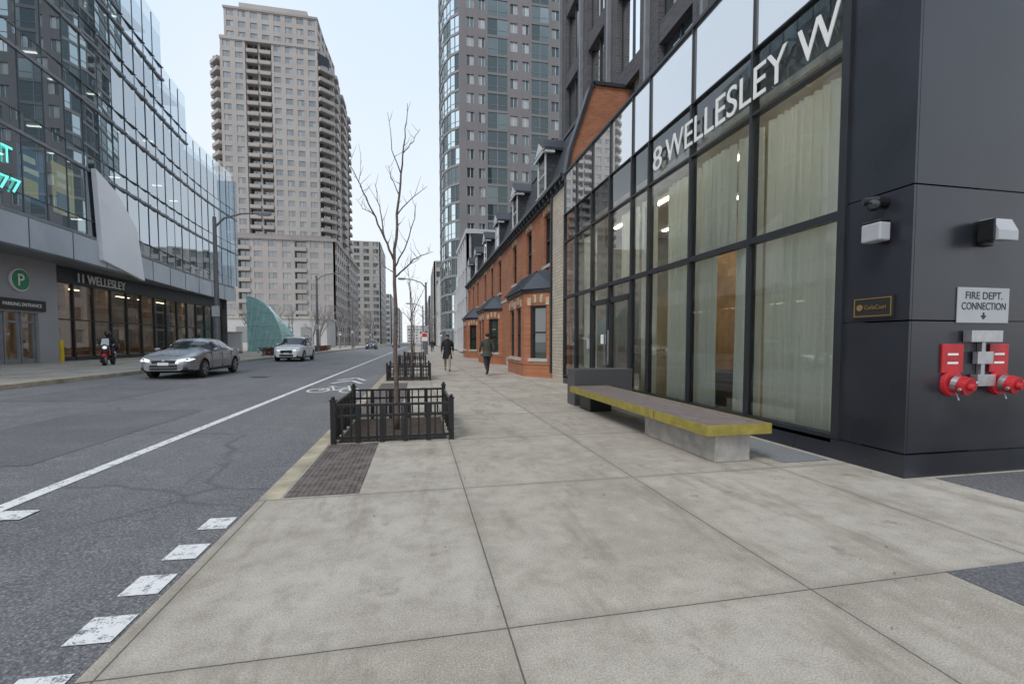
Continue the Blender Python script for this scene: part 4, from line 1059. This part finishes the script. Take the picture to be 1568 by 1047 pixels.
for yw in (-.62,.68):
    mb.tube([(-.05,yw,.27),(.05,yw,.27)],.27,'tire',20); mb.tube([(-.055,yw,.27),(.055,yw,.27)],.15,'rim',14)
mb.tube([(0,.68,.27),(0,.5,.75),(0,.42,1.02)],[.04,.05,.03],'black_metal',8); mb.tube([(-.33,.38,1.05),(0,.42,1.02),(.33,.38,1.05)],.018,'black_metal',8)
mb.ball((0,.50,.80),(.17,.13,.24),'car_dark'); mb.ball((0,.60,.86),(.09,.06,.08),'head_lamp'); mb.box(-.16,.16,-.2,.45,.27,.34,'black_metal')
mb.ball((0,-.42,.52),(.19,.42,.22),'car_dark'); mb.ball((0,-.32,.74),(.15,.42,.08),'coat_black'); mb.box(-.2,.2,-.98,-.66,.72,1.02,'car_black')
mb.quad([(-.16,.55,.98),(.16,.55,.98),(.13,.45,1.3),(-.13,.45,1.3)],'balustrade_glass'); mb.ball((0,.68,.46),(.08,.28,.12),'sign_red')
for s in (-1,1): mb.tube([(s*.2,.4,1.05),(s*.28,.38,1.2)],.008,'black_metal',5); mb.ball((s*.29,.38,1.24),(.05,.015,.035),'black_metal',8,6); mb.ball((s*.17,.52,.62),(.03,.06,.16),'sign_red',8,6)
mb.build('bodywork',g,smooth=True)
person('scooter_rider',(SX,SY,LS),SR,'coat_black','jeans_dark',sit=True,helmet=True)

# ------------------------------------------------------------------ world / light / camera
w=bpy.data.worlds.new('World'); scene.world=w; w.use_nodes=True; nt=w.node_tree
bg=nt.nodes['Background']
sky=nt.nodes.new('ShaderNodeTexSky'); sky.sky_type='NISHITA'; sky.sun_disc=False
to=Vector((-.45,-.45,.85)).normalized()
sky.sun_elevation=math.asin(to.z); sky.sun_rotation=math.atan2(to.x,to.y)%(2*math.pi); sky.air_density=1.0; sky.dust_density=3.0; sky.ozone_density=1.0
tc=nt.nodes.new('ShaderNodeTexCoord'); sp=nt.nodes.new('ShaderNodeSeparateXYZ'); nt.links.new(tc.outputs['Generated'],sp.inputs[0])
nz=nt.nodes.new('ShaderNodeTexNoise'); nz.inputs['Scale'].default_value=2.2; nz.inputs['Detail'].default_value=5; nt.links.new(tc.outputs['Generated'],nz.inputs['Vector'])
cf=ramp(nt,nz.outputs['Fac'],.3,.7,-.15,.15)
up=ramp(nt,sp.outputs[2],0.02,.62,1,0)
fb=math_(nt,'ADD',up,cf); fb.node.use_clamp=True
cloud=mixc(nt,fb,(6.3,7.6,9.2),(8.7,8.9,9.1))
c=mixc(nt,.90,sky.outputs[0],cloud)
nt.links.new(c,bg.inputs[0]); bg.inputs[1].default_value=.122
sl=bpy.data.lights.new('sun','SUN'); sl.energy=1.5; sl.angle=R(20); sl.color=(1,.95,.88)
so=bpy.data.objects.new('sun',sl); COL.objects.link(so); so.rotation_euler=to.to_track_quat('Z','Y').to_euler()
cd=bpy.data.cameras.new('camera'); cam=bpy.data.objects.new('camera',cd); COL.objects.link(cam)
cd.sensor_width=36; cd.lens=16.07; cd.clip_end=6000; cd.clip_start=.05
PITCH=2.6
cam.location=(0,0,1.4); cam.rotation_euler=(R(90-PITCH),0,R(-11.6)); cd.shift_y=700*math.tan(R(PITCH))/1568
scene.camera=cam
scene.view_settings.view_transform='Standard'; scene.view_settings.look='None'; scene.view_settings.exposure=0
